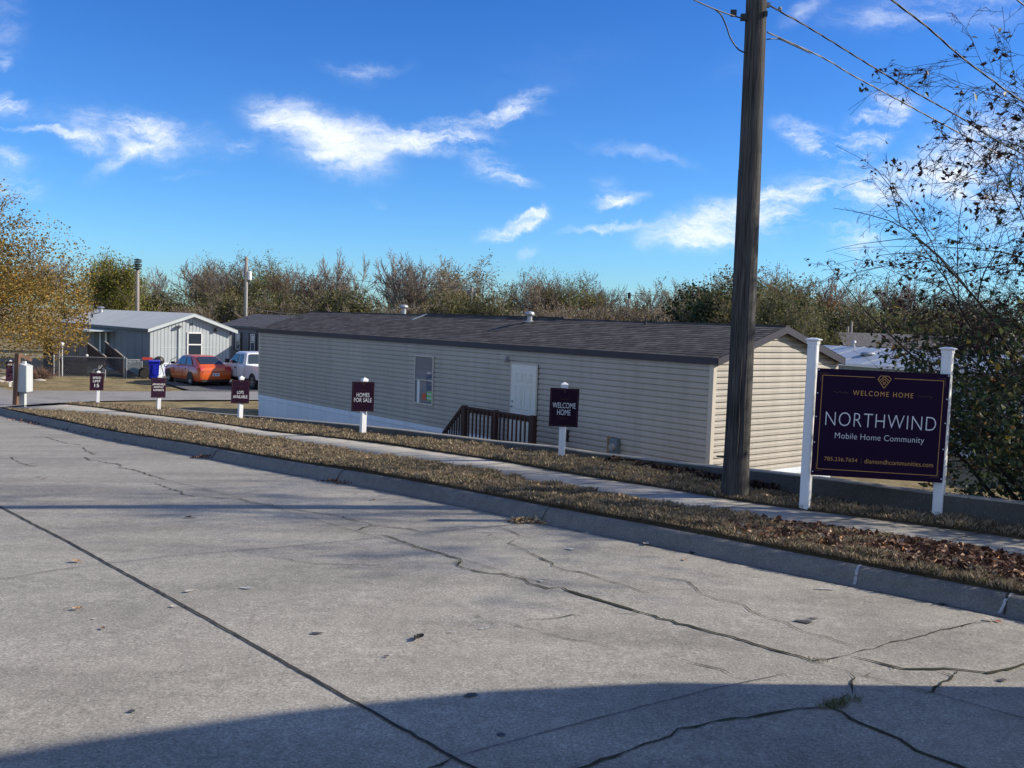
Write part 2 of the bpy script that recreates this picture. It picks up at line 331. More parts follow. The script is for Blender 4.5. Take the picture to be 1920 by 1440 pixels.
M['shingle2']=shingle('grey_shingle',(.12,.115,.115),(.17,.16,.16))
# ------------------------------------------------------------------ text
def text_mesh(txt,bold=0.,spacing=1.):
    cu=bpy.data.curves.new('txt','FONT'); cu.body=txt; cu.size=1; cu.offset=bold; cu.space_character=spacing; cu.resolution_u=4; cu.fill_mode='FRONT'
    o=bpy.data.objects.new('txt',cu); COL.objects.link(o)
    dg=bpy.context.evaluated_depsgraph_get(); me=o.evaluated_get(dg).to_mesh()
    V=[tuple(v.co) for v in me.vertices]; Fs=[tuple(p.vertices) for p in me.polygons]
    o.evaluated_get(dg).to_mesh_clear(); bpy.data.objects.remove(o); bpy.data.curves.remove(cu)
    return V,Fs
def put_text(mb,txt,cx,cz,w,h,y=-.003,bold=0.,spacing=1.,mi=0):
    """letters in the local x/z plane (front faces -y), fitted to w x h"""
    V,Fs=text_mesh(txt,bold,spacing); xs=[v[0] for v in V]; ys=[v[1] for v in V]
    x0,x1,y0,y1=min(xs),max(xs),min(ys),max(ys)
    vs=[(cx+((v[0]-x0)/(x1-x0)-.5)*w, y, cz+((v[1]-y0)/(y1-y0)-.5)*h) for v in V]
    mb.add(vs,Fs,mi)
# ------------------------------------------------------------------ SETTING: ground, road, kerb, walk, verges
def struct(o): return tag(o,kind='structure')
def grid_mesh(name,P,mat,parent=None,smooth=True,closed=False):
    """P: array (n,m,3)"""
    n,m,_=P.shape; idx=np.arange(n*m).reshape(n,m)
    Fq=np.stack([idx[:-1,:-1],idx[1:,:-1],idx[1:,1:],idx[:-1,1:]],-1).reshape(-1,4)
    return npmesh(name,P.reshape(-1,3),Fq,mat,parent=parent,smooth=smooth)
def ribbon(us,offs,zs):
    """offs: list of v arrays/functions; zs: list of z arrays/functions (absolute)"""
    rows=[]
    for f,z in zip(offs,zs):
        v=f(us); x,y=xy(us,v); rows.append(np.stack([x,y,z(us,v)],-1))
    return np.stack(rows,1)
def upface(o):
    me=o.data
    n=np.zeros(len(me.polygons)*3); me.polygons.foreach_get('normal',n)
    if n.reshape(-1,3)[:,2].mean()<0: me.flip_normals()
    return o
def wob(u,v,a=.008): return a*(np.sin(u*1.3+v*.7)+np.sin(u*.41+v*2.1+1.)+.5*np.sin(u*3.1-v*1.7))
# base ground, following the wall line
us=np.concatenate([[-900,-500,-250,-120,-60],np.arange(-40,60,.5),[62,66,72,80,100,130,180,260,400,700,1200]])
ws=np.array([-900,-500,-200,-100,-50,-25,-15,-10,-6,-3,-1,-.05,.1,.3,.6,1,1.5,2,2.5,3,3.5,4,4.5,5,5.5,6,6.5,7,8,10,13,17,22,28,36,46,60,90,140,240,450,900])
Ug,Wg=np.meshgrid(us,ws,indexing='ij'); Vg=Wg+WB(np.clip(Ug,-40,60))+np.where(Ug>60,0,0)
Xg,Yg=xy(Ug,Vg)
t=np.clip(Wg/3.2,0,1); t=t*t*(3-2*t); gg=G(Ug)
Zg=np.where(Wg<0,gg-.5,(gg-.03)*(1-t)+np.minimum(LOW,gg)*t)
Zg=Zg+np.where(Wg>6,.03*np.sin(Xg*.3)*np.cos(Yg*.23),0)
ground=struct(upface(grid_mesh('ground',np.stack([Xg,Yg,Zg],-1),M['lawn'])))
# main road sheet
us=np.concatenate([np.arange(-30,50,.4),[55,65,80]])
off=[0,.15,.4,.8,1.3,2,3,4,5.5,7,9,11,14,18]
P=ribbon(us,[(lambda u,o=o:KT(u)-.13-o) for o in off],[(lambda u,v:G(u)+ROADOFF-.004) for o in off])
road=struct(upface(grid_mesh('road',P,M['road'])))
# kerb: rolled face
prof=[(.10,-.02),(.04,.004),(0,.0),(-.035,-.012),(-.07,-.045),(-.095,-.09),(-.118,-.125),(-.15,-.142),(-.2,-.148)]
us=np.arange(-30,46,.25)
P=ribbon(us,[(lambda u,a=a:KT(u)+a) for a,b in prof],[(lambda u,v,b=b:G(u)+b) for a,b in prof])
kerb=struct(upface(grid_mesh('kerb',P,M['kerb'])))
# verge between kerb and walk, walk slab, strip between walk and wall
def mixf(a,b,t): return lambda u:a(u)*(1-t)+b(u)*t
us1=np.arange(-30,60,.25)
p=cast(4,765.4,gv); VEND=float(uv(p[0],p[1])[0])
WNc=lambda u:np.where(u<VEND,np.maximum(WN(u),KT(u)+.03),KT(u)+.03)
P=ribbon(us1[us1<VEND+.5],[lambda u:KT(u)+.045,lambda u:KT(u)+.06]+[mixf(lambda u:KT(u)+.06,WNc,t) for t in (.12,.3,.5,.7,.93)]+[lambda u:WNc(u)+.02],[lambda u,v:G(u)-.012,lambda u,v:G(u)+.03]+[lambda u,v:G(u)+.04+wob(u,v)]*5+[lambda u,v:G(u)-.012])
verge=struct(upface(grid_mesh('verge',P,M['soil'])))
p=cast(114,759,gv); WALKEND=uv(p[0],p[1])[0]
usw=np.arange(-30,WALKEND,.25)
P=ribbon(usw,[WN,WN,mixf(WN,WF,.5),WF,WF],[lambda u,v:G(u)-.08,lambda u,v:G(u)+.006,lambda u,v:G(u)+.010,lambda u,v:G(u)+.006,lambda u,v:G(u)-.08])
walk=struct(upface(grid_mesh('sidewalk',P,M['walk'],smooth=False)))
WBx=lambda u:WB(u)+.02+np.where(u>WALL_END,.5,0)
P=ribbon(us1[us1<37],[lambda u:WF(u)-.01,lambda u:WF(u)+.012]+[mixf(WF,WBx,t) for t in (.15,.4,.7,.9)]+[WBx],[lambda u,v:G(u)-.012,lambda u,v:G(u)+.03]+[lambda u,v:G(u)+.035+wob(u,v)]*4+[lambda u,v:G(u)+.01+np.where(u>WALL_END,-.04,0)])
strip=struct(upface(grid_mesh('grass_strip',P,M['soil'])))
# retaining wall
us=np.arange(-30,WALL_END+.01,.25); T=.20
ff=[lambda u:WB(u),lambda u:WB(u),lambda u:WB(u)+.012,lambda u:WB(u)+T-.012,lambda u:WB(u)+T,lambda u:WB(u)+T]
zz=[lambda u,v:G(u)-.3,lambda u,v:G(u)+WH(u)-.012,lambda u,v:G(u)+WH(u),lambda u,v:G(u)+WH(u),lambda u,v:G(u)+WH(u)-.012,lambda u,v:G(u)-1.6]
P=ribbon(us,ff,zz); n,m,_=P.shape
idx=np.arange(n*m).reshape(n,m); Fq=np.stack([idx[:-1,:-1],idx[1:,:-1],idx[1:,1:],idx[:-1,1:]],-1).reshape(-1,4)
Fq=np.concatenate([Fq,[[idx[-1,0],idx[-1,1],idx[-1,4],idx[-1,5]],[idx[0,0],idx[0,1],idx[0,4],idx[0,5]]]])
wall=npmesh('retaining_wall',P.reshape(-1,3),Fq,M['wall']); wall.data.materials.append(M['walltop_sunlit']); wall.data.polygons.foreach_set('material_index',np.array([1 if (i<(n-1)*(m-1) and i%(m-1) in (1,2,3)) else 0 for i in range(len(wall.data.polygons))],dtype=np.int32)); tag(wall,'long low grey concrete retaining wall between the pavement strip and the beige mobile home','wall')
rngw=random.Random(4)
mb=MB()
for k in range(14):   # vertical pour joints
    u=-6+k*2.9+rngw.uniform(-.3,.3)
    if u>WALL_END-1: break
    v=WB(u); x,y=xy(u,v-.002); z=float(G(u)); h=float(WH(u)); a=Vector((x,y,z)); d=Vector((TU[0],TU[1],0))
    mb.add([a-d*.006,a+d*.006,a+d*.006+Vector((0,0,h)),a-d*.006+Vector((0,0,h))],[(0,1,2,3)])
mb.build('pour_joint',M['seamline'],wall)
# side street and driveway sheets draped on the land
def drape(name,near,far,mat,off,n=140,rows=8):
    def samp(pl,t):
        xs=[p[0] for p in pl]; ys=[p[1] for p in pl]; x=xs[0]+(xs[-1]-xs[0])*t; return x,np.interp(x,xs,ys)
    P=np.zeros((n,rows,3))
    for i in range(n):
        a=gnd(*samp(near,i/(n-1))); b=gnd(*samp(far,i/(n-1)))
        for j in range(rows):
            q=a+(b-a)*j/(rows-1); P[i,j]=(q[0],q[1],ter(q[0],q[1])+off)
    return struct(upface(grid_mesh(name,P,mat)))
near=[(-260,760),(-60,765),(0,766.5),(33,763),(107,758),(180,754.5),(250,753),(370,752),(440,752),(700,752)]
far=[(-260,720),(-50,722),(0,728),(20,734),(100,734.5),(185,735.7),(310,736),(361,734),(440,733),(700,733)]
street=drape('side_street',near,far,M['street'],.05,200,40)
near=[(285,712),(313,722),(361,735.5),(450,736),(700,736)]; far=[(285,703),(313,702),(361,702),(450,702),(700,702)]
drive=drape('driveway',near,far,M['asphalt'],.065,80,24)
# cracks, joints, chalk and stains on the road, built as thin irregular strips lying on the slab
CR=random.Random(11)
def roadz(x,y): return gv(x,y)+ROADOFF
def road_pt(px,py): return cast(px,py,roadz)
def strip_on(mb,pts,w,mi=0,jag=.5,fn=None,lift=.004,taper=True,castfn=None):
    q=[Vector((castfn or road_pt)(*p)) for p in pts]
    # resample with jitter
    out=[]
    for a,b in zip(q[:-1],q[1:]):
        L_=(b-a).length; k=max(1,int(L_/.07))
        for i in range(k):
            p=a.lerp(b,i/k); 
            out.append(p+Vector((CR.gauss(0,1),CR.gauss(0,1),0))*w*jag*(0 if i==0 and jag<.2 else 1))
    out.append(q[-1]); vs=[]
    n=len(out)
    for i,p in enumerate(out):
        d=(out[min(i+1,n-1)]-out[max(i-1,0)]); d.z=0
        if d.length<1e-6: d=Vector((1,0,0))
        d.normalize(); s=Vector((-d.y,d.x,0)); ww=w*(1+jag*CR.uniform(-.7,.7))*.5
        if taper: ww*=min(1,.25+i/2.5,.25+(n-1-i)/2.5)
        for sg in (-1,1):
            r=p+s*sg*ww; r.z=(fn or roadz)(r.x,r.y)+lift; vs.append(r)
    mb.add(vs,[(2*i,2*i+1,2*i+3,2*i+2) for i in range(n-1)],mi)
def flip_up(mb):
    for i,f in enumerate(mb.f):
        a,b,c=[Vector(mb.v[j]) for j in f[:3]]
        if (b-a).cross(c-a).z<0: mb.f[i]=tuple(reversed(f))
cr=MB()
CRK=[ # (width, jag, points)
(.012,.9,[(480,945),(505,946),(530,954),(555,956),(592,962),(630,966),(655,974),(692,981),(695,986),(717,986),(742,990),(767,992),(780,995),(795,999)]),
(.016,.8,[(665,995),(695,985)]),
(.016,.8,[(712,1002),(730,1006),(755,1016),(780,1025),(812,1034),(862,1048),(860,1060),(870,1065),(905,1073),(942,1076),(960,1080),(980,1085),(995,1094),(1030,1104),(1037,1101),(1052,1102)]),
(.014,.9,[(57,818),(87,819),(100,824),(125,831),(150,834),(175,836)]),(.03,.5,[(147,834),(155,834.5)]),
(.018,.9,[(155,839),(165,846),(175,852),(181,850)]),(.018,.9,[(160,857),(166,862),(185,865),(220,870),(232,875)]),
(.018,.6,[(220,876),(252,881),(275,889),(312,900)]),
(.014,.9,[(290,906),(320,916),(337,921),(347,929),(375,931),(410,933),(445,935),(477,944),(490,946)]),
(.012,.9,[(945,991),(962,998),(980,1006)]),(.010,.9,[(965,1011),(955,1019),(982,1029),(1000,1040),(1020,1049),(1037,1056),(1036,1061),(1062,1069),(1095,1074),(1137,1089),(1170,1097),(1200,1109),(1225,1114)]),
(.016,.8,[(1010,1044),(1036,1058)]),(.016,.8,[(1070,1070),(1099,1075)]),
(.008,.8,[(1212,1075),(1230,1081),(1275,1087),(1292,1092),(1312,1111),(1345,1124),(1380,1131),(1397,1134),(1408,1146),(1436,1158),(1473,1167),(1506,1186),(1554,1194),(1577,1204),(1602,1212)]),
(.012,.9,[(1520,1238),(1537,1239),(1565,1234),(1594,1228)]),(.007,.9,[(1594,1228),(1619,1219),(1661,1208),(1712,1197),(1754,1184),(1796,1176),(1821,1169),(1855,1165)]),
(.016,.9,[(1800,1175),(1824,1169)]),
(.024,.6,[(1596,1228),(1633,1238),(1661,1246),(1689,1255),(1731,1255),(1774,1255),(1830,1258),(1872,1262),(1903,1252),(1925,1244),(1990,1232)]),
(.026,.5,[(1667,1248),(1675,1256)]),(.018,.5,[(1903,1252),(1930,1258)]),
(.016,.8,[(1757,1259),(1782,1267),(1779,1276),(1754,1291),(1746,1297),(1731,1299)]),(.014,.8,[(1796,1257),(1782,1269)]),(.012,.8,[(1731,1299),(1700,1292)]),
(.012,.9,[(1591,1262),(1602,1271),(1596,1286),(1598,1302)]),(.018,.9,[(1598,1302),(1577,1316),(1549,1325)]),(.02,.8,[(1622,1270),(1632,1262)]),
(.016,.8,[(1549,1325),(1515,1327),(1478,1332),(1450,1336),(1422,1340),(1397,1346),(1380,1347),(1340,1354),(1278,1366),(1259,1381),(1211,1398),(1168,1412),(1086,1440),(1040,1458)]),
(.030,.45,[(1545,1323),(1577,1336),(1605,1353),(1647,1369),(1684,1387),(1717,1404),(1760,1419),(1802,1437),(1860,1462)]),
(.006,1,[(527,1092),(555,1091),(605,1091)]),(.006,1,[(630,1090),(660,1091)]),(.007,1,[(675,1092),(685,1092),(705,1097)]),(.006,1,[(722,1100),(730,1101)]),(.006,1,[(745,1103),(765,1107)]),
(.012,.6,[(808,1120),(820,1123)]),(.01,1,[(835,1127),(842,1128)]),(.008,1,[(853,1132),(862,1138)]),(.010,1,[(890,1150),(897,1157),(905,1160)]),(.010,1,[(912,1164),(922,1170),(928,1180)]),
(.004,1,[(962,1170),(1012,1184)]),(.007,1,[(1012,1184),(1050,1194),(1080,1201),(1107,1204),(1145,1214),(1167,1221)]),(.006,1,[(1242,1224),(1275,1235),(1300,1244),(1330,1251),(1352,1256),(1377,1267),(1405,1274)]),
(.006,1,[(965,1169),(1000,1162),(1050,1159),(1075,1154),(1092,1156),(1092,1149)]),(.008,1,[(1145,1151),(1200,1151)]),(.008,1,[(1047,1124),(1065,1134)]),(.006,1,[(1035,1106),(1075,1112)]),
(.008,.8,[(1858,1197),(1892,1207)]),(.01,.7,[(1892,1206),(1911,1209)]),(.012,.6,[(1782,1182),(1810,1188)]),
(.014,.9,[(0,807),(25,807.5)]),(.010,1,[(0,869),(50,870),(95,867)]),(.012,1,[(19,856),(32,866),(50,872),(70,875)]),(.006,1,[(70,812),(110,817)]),
(.004,1,[(795,999),(830,996),(900,990),(955,984),(1003,979)]),
(.02,.9,[(800,1440),(825,1431),(850,1421)]),
(.005,.9,[(720,1060),(590,1057),(505,1044)]),
(.005,.9,[(1120,1432),(1180,1410)]),
]
for w,j,p in CRK: strip_on(cr,p,max(w*1.05,.0085),0,j)
flip_up(cr); cr.build('crack',M['crack'],road)
jt=MB()
strip_on(jt,[(-80,902),(0,950),(57,980),(125,1014),(200,1056),(275,1097),(352,1140),(420,1178),(532,1241),(682,1326),(847,1419),(885,1438),(960,1478)],.022,0,.12)
strip_on(jt,[(-60,1094),(0,1086),(38,1081),(100,1070),(200,1057),(300,1045),(400,1036),(480,1030),(590,1020),(715,1008)],.007,0,.4)
strip_on(jt,[(312,900),(512,951),(660,994),(742,1017),(862,1047),(955,1075),(987,1084),(1052,1102)],.006,0,.15)
strip_on(jt,[(1591,1260),(1656,1276),(1695,1286),(1746,1298),(1920,1347),(2000,1370)],.006,0,.2)
strip_on(jt,[(847,1421),(922,1400),(1020,1374),(1132,1344),(1335,1292),(1480,1262)],.006,0,.35)
strip_on(jt,[(1380,1197),(1520,1238),(1591,1260)],.006,0,.2)
flip_up(jt); jt.build('joint',M['seam'],road)
wj=MB(); strip_on(wj,[(1052,1102),(1080,1112),(1120,1124),(1207,1150)],.042,0,.3,taper=True); strip_on(wj,[(1190,1146),(1207,1150),(1290,1173),(1375,1196),(1380,1197),(1450,1218),(1520,1238)],.026,0,.4)
flip_up(wj); wj.build('open_joint',M['crack'],road)
ch=MB()
def blob_on(mb,px,py,rx,ry,ang=0,n=14,lift=.006,fn=None,castfn=None,jit=.35):
    c=Vector((castfn or road_pt)(px,py)); vs=[c+Vector((0,0,lift))]
    for k in range(n):
        a=2*math.pi*k/n; r=1+CR.uniform(-jit,jit); x=rx*r*math.cos(a); y=ry*r*math.sin(a)
        p=c+Vector((x*math.cos(ang)-y*math.sin(ang),x*math.sin(ang)+y*math.cos(ang),0)); p.z=(fn or roadz)(p.x,p.y)+lift; vs.append(p)
    mb.add(vs,[(0,1+k,1+(k+1)%n) for k in range(n)])
for a in [(1069,1030,.05,.03),(460,1103,.055,.03),(1015,1090,.02,.015),(1022,1086,.025,.012),(846,1186,.02,.01),(903,1180,.02,.01),(912,1178,.015,.01),(1545,1105,.09,.015)]: blob_on(ch,*a)
flip_up(ch); ch.build('paint_fleck',M['chalk'],road)
st=MB()
for a in [(882,1304,.05,.022,.4),(1507,1166,.07,.04),(1524,1160,.05,.012),(940,1378,.025,.018),(358,971,.08,.015),(594,1188,.05,.02),(1877,1276,.04,.02,.5),(247,1334,.02,.018),(725,1231,.02,.01)]: blob_on(st,*a)
flip_up(st); st.build('stain',M['stain'],road)
# kerb joints and walk joints
kj=MB()
def kerb_joint(px,py,w=.010,skew=0.,mat=0):
    p=cast(px,py,gv); u=uv(p[0],p[1])[0]; vs=[]
    for i,(a,b) in enumerate(prof[1:-1]):
        uu=u-skew*i/6
        for sg in (-.5,.5):
            x,y=xy(uu+sg*w,KT(uu)+a-.002); vs.append((x,y,float(G(uu))+b+.0035))
    kj.add(vs,[(2*i,2*i+2,2*i+3,2*i+1) for i in range(len(prof)-3)],mat)
kerb_joint(1034,952); kerb_joint(410,843,.03); kerb_joint(645,882,.02); kerb_joint(1893,1112,.022,.05); kerb_joint(120,795,.03)
kj.build('kerb_joint',M['seam'],kerb)
ck=MB(); kj=ck; kerb_joint(1605,1062,.03,.05); kerb_joint(1905,1112,.025,-.02); ck.build('chalk_mark',M['chalk'],kerb)
wjn=MB()
def walk_joint(px,py,w=.012):
    p=cast(px,py,gv); u=uv(p[0],p[1])[0]; vs=[]
    for t in np.linspace(0,1,7):
        v=WN(u)*(1-t)+WF(u)*t
        for sg in (-.5,.5):
            x,y=xy(u+sg*w,v); vs.append((x,y,float(G(u))+.0145))
    wjn.add(vs,[(2*i,2*i+1,2*i+3,2*i+2) for i in range(6)])
u0=uv(*cast(1800,1010,gv)[:2])[0]; u1=uv(*cast(1590,975,gv)[:2])[0]
uu=u0-6*abs(u1-u0)
st_=abs(u1-u0)
k=-4
while u0+k*st_<WALKEND-.5:
    if True:
        u=u0+k*st_; vs=[]
        for t in np.linspace(0,1,7):
            v=WN(u)*(1-t)+WF(u)*t
            for sg in (-.5,.5):
                x,y=xy(u+sg*.012,v); vs.append((x,y,float(G(u))+.0145))
        wjn.add(vs,[(2*i,2*i+1,2*i+3,2*i+2) for i in range(6)])
    k+=1
flip_up(wjn); wjn.build('walk_joint',M['seam'],walk)
# ------------------------------------------------------------------ grass blades and litter (stuff)
R=np.random.default_rng(5)
def blades(name,u0,u1,lo,hi,dens,hfn,mat,n_max=260000,wid=.0034):
    n=int(n_max); u=R.uniform(u0,u1,n); t=R.uniform(0,1,n); a=lo(u);b=hi(u); w=b-a
    v=a+t*w; x,y=xy(u,v); D=np.hypot(x,y)
    keep=(w>.02)&(R.uniform(0,1,n)<dens(D)*w/2.2)
    cl=np.sin(x*7+3*np.sin(y*5))*np.sin(y*6.3+2*np.sin(x*4)); keep&=R.uniform(0,1,n)<(.75+.25*cl)
    u,v,x,y,D,t=[q[keep] for q in (u,v,x,y,D,t)]; n=len(u)
    z=G(u)+.028+wob(u,v)
    h=hfn(D,n)*(.9+.45*cl[keep]); az=R.uniform(0,2*np.pi,n); ln=R.uniform(.1,.9,n)*h
    wd=wid*R.uniform(.6,1.5,n)*np.clip(D/9,.8,2.4); pa=R.uniform(0,2*np.pi,n)
    B=np.stack([x,y,z],-1); s=np.stack([np.cos(pa)*wd/2,np.sin(pa)*wd/2,0*wd],-1)
    tip=B+np.stack([np.cos(az)*ln,np.sin(az)*ln,h],-1); mid=B+np.stack([np.cos(az)*ln*.3,np.sin(az)*ln*.3,h*.65],-1)
    V=np.stack([B-s,B+s,mid+s*.8,tip],1).reshape(-1,3); i=np.arange(n)*4
    Fq=np.stack([i,i+1,i+2,i+3],-1)
    o=npmesh(name,V,Fq,mat); return o
dfn=lambda D:np.clip((10./np.maximum(D,6))**1.1,.12,1)
h1=lambda D,n:R.uniform(.02,.075,n)
o=blades('grass',-2,35.5,lambda u:KT(u)+.05,lambda u:WNc(u)-.0,dfn,h1,M['blade'],900000); tag(o,'dead tan grass with a few green blades covering the verge between kerb and pavement','grass',kind='stuff')
o=blades('grass',-2,36,lambda u:WF(u),lambda u:WBx(u)-.03,dfn,h1,M['blade'],520000); tag(o,'dead tan grass in the narrow strip between pavement and retaining wall','grass',kind='stuff')
# green weeds in the road crack
def tuft(px,py,n,r,h,castf=road_pt,mat=None):
    pts=[]
    c=castf(px,py)
    for i in range(n):
        a=CR.uniform(0,6.28); rr=r*math.sqrt(CR.random()); pts.append((c[0]+rr*math.cos(a),c[1]+rr*math.sin(a),c[2]+.003,h*CR.uniform(.5,1.2)))
    return pts
P_=[]
for a in [(1565,1325,160,.07,.05),(1598,1312,90,.06,.035),(1545,1327,60,.05,.03),(1577,1318,90,.05,.04),(860,1055,70,.045,.02),(780,1025,40,.05,.012),(745,990,30,.05,.012),(1520,1238,50,.05,.02),(1540,1239,40,.05,.02)]: P_+=tuft(*a)
for w,j,p in CRK:
    if w>=.015:
        for a,b in zip(p[:-1],p[1:]):
            for k in range(8):
                t=CR.random(); P_+=tuft(a[0]+(b[0]-a[0])*t,a[1]+(b[1]-a[1])*t,3,.012,.0)
A=np.array(P_); n=len(A); az=R.uniform(0,6.28,n); pa=R.uniform(0,6.28,n); B=A[:,:3]; s=np.stack([np.cos(pa),np.sin(pa),0*pa],-1)*.002
tip=B+np.stack([np.cos(az)*A[:,3]*.6,np.sin(az)*A[:,3]*.6,A[:,3]],-1); V=np.stack([B-s,B+s,tip],1).reshape(-1,3); i=np.arange(n)*3
M['weed']=leafmat('weed_blade',[(0,(.05,.07,.02)),(.5,(.12,.13,.05)),(1,(.32,.27,.16))],.1)
tag(npmesh('weeds',V,np.stack([i,i+1,i+2],-1),M['weed']),'thin green and straw coloured weeds growing in the road cracks','weeds',kind='stuff')
# leaf shapes
def leaf_cloud(name,C,size,mat,flat=.5,parent=None,curl=.35,up=None,aspect=.45):
    """C: (n,3) centres; many small folded leaves (4 verts, 2 faces)"""
    n=len(C); size=np.broadcast_to(size,(n,))
    d=R.normal(size=(n,3)); d[:,2]*=flat; d/=np.linalg.norm(d,axis=1)[:,None]
    if up is not None: d=d*(1-abs(up))+np.array([0,0,up]); d/=np.linalg.norm(d,axis=1)[:,None]
    q=R.normal(size=(n,3)); q[:,2]*=flat if up is None else 1; s=np.cross(d,q); s/=np.linalg.norm(s,axis=1)[:,None]; nn=np.cross(d,s)
    a=size[:,None]
    V=np.stack([C-d*a*.5, C+s*a*aspect*.5+nn*a*curl*.3-d*a*.05, C+d*a*.5, C-s*a*aspect*.5+nn*a*curl*.3-d*a*.05],1).reshape(-1,3)
    i=np.arange(n)*4; Fq=np.concatenate([np.stack([i,i+1,i+2],-1),np.stack([i,i+2,i+3],-1)])
    return npmesh(name,V,Fq,mat,parent=parent)
def litter_pts(n,u0,u1,lo,hi,bias=None,zr=(.01,.05)):
    zr=(zr[0]+.035,zr[1]+.035)
    u=R.uniform(u0,u1,n); t=R.uniform(0,1,n)
    if bias is not None: k=R.uniform(0,1,n)<bias(u,t); u,t=u[k],t[k]
    v=lo(u)*(1-t)+hi(u)*t; x,y=xy(u,v); return np.stack([x,y,G(u)+R.uniform(zr[0],zr[1],len(u))],-1)
uR=uv(*cast(1330,990,gv)[:2])[0]; uE=uv(*cast(1920,1070,gv)[:2])[0]
bias=lambda u,t:np.clip((uR-u)/2.2,0,1)*np.clip((t-.12)/.35,0,1)
C=litter_pts(17000,uE-2,uR,KT,WNc,bias,(.015,.055))
tag(leaf_cloud('leaf_litter',C,R.uniform(.045,.11,len(C)),M['litter'],.55,aspect=.6),'deep drift of brown curled leaves on the verge in front of the plum sign','fallen leaves',kind='stuff')
C=litter_pts(420,-2,34,KT,WNc,None,(.03,.055))
C2=litter_pts(300,-2,34,WF,WB,None,(.03,.05))
C=np.concatenate([C,C2])
M['pale']=leafmat('pale_leaf',[(0,(.10,.05,.03)),(.3,(.35,.22,.14)),(.7,(.6,.48,.32)),(1,(.5,.3,.08))],.1)
tag(leaf_cloud('leaf_litter',C,R.uniform(.03,.06,len(C)),M['pale'],.5,aspect=.6),'scattered pale leaves caught in the dead verge grass','fallen leaves',kind='stuff')
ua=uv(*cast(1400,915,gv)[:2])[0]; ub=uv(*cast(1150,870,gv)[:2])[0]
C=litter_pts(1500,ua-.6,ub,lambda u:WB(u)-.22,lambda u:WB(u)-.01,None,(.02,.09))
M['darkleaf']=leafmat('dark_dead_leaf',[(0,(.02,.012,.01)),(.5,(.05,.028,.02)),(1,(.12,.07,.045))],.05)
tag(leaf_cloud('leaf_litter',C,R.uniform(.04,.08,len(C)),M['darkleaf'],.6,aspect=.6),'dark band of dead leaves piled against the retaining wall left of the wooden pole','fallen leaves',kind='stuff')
# gutter clumps
def clump(px0,py0,px1,py1,n,spread):
    a=road_pt(px0,py0);b=road_pt(px1,py1); t=R.uniform(0,1,n); C=a+(b-a)*t[:,None]+R.normal(size=(n,3))*np.array([spread,spread,0]); C[:,2]=[roadz(c[0],c[1])+R.uniform(.005,.05*(1-abs(2*q-1))+.012) for c,q in zip(C,t)]; return C
C=clump(962,978,1026,980,330,.05)
tag(leaf_cloud('leaf_litter',C,R.uniform(.03,.06,len(C)),M['pale'],.6,aspect=.6),'clump of dry leaves caught in the gutter at the middle kerb joint','fallen leaves',kind='stuff')
C=np.concatenate([clump(365,858,408,858,120,.06),clump(600,902,655,908,60,.05),clump(20,785,80,797,160,.12),clump(80,797,300,842,160,.06)])
tag(leaf_cloud('leaf_litter',C,R.uniform(.03,.06,len(C)),M['litter'],.6,aspect=.6),'brown leaf debris strewn along the far gutter','fallen leaves',kind='stuff')
# single leaves lying on the road
def make_leaf(name,size,mat,loc,rz,curl=.35):
    pts=[];N_=9
    prof_=[0,.42,.62,.5,.72,.55,.4,.18,0]
    vs=[]
    for i in range(N_):
        t=i/(N_-1); y=(t-.5); w=prof_[i]*.42; z=curl*(abs(t-.5)**2)*1.4+.04
        vs+= [(-w,y,z+w*w*curl*4),(0,y,z),(w,y,z+w*w*curl*4)]
    f=[]
    for i in range(N_-1):
        for k in (0,1): f.append((3*i+k,3*i+k+1,3*i+k+4,3*i+k+3))
    mb=MB(); mb.add([(a*size,b*size,c*size) for a,b,c in vs],f)
    mb.bar((0,.5*size,.3*curl*size),(0.02*size,.8*size,.5*curl*size),.0015)
    o=mb.build(name,mat); o.location=loc; o.rotation_euler=(0,0,rz); return o
LM={}
for k,c in dict(tan=(.42,.26,.14),brown=(.16,.08,.045),black=(.012,.010,.009),pale=(.5,.46,.38),red=(.32,.07,.03)).items(): LM[k]=pbr('leaf_'+k,c,.75,.3,30.)
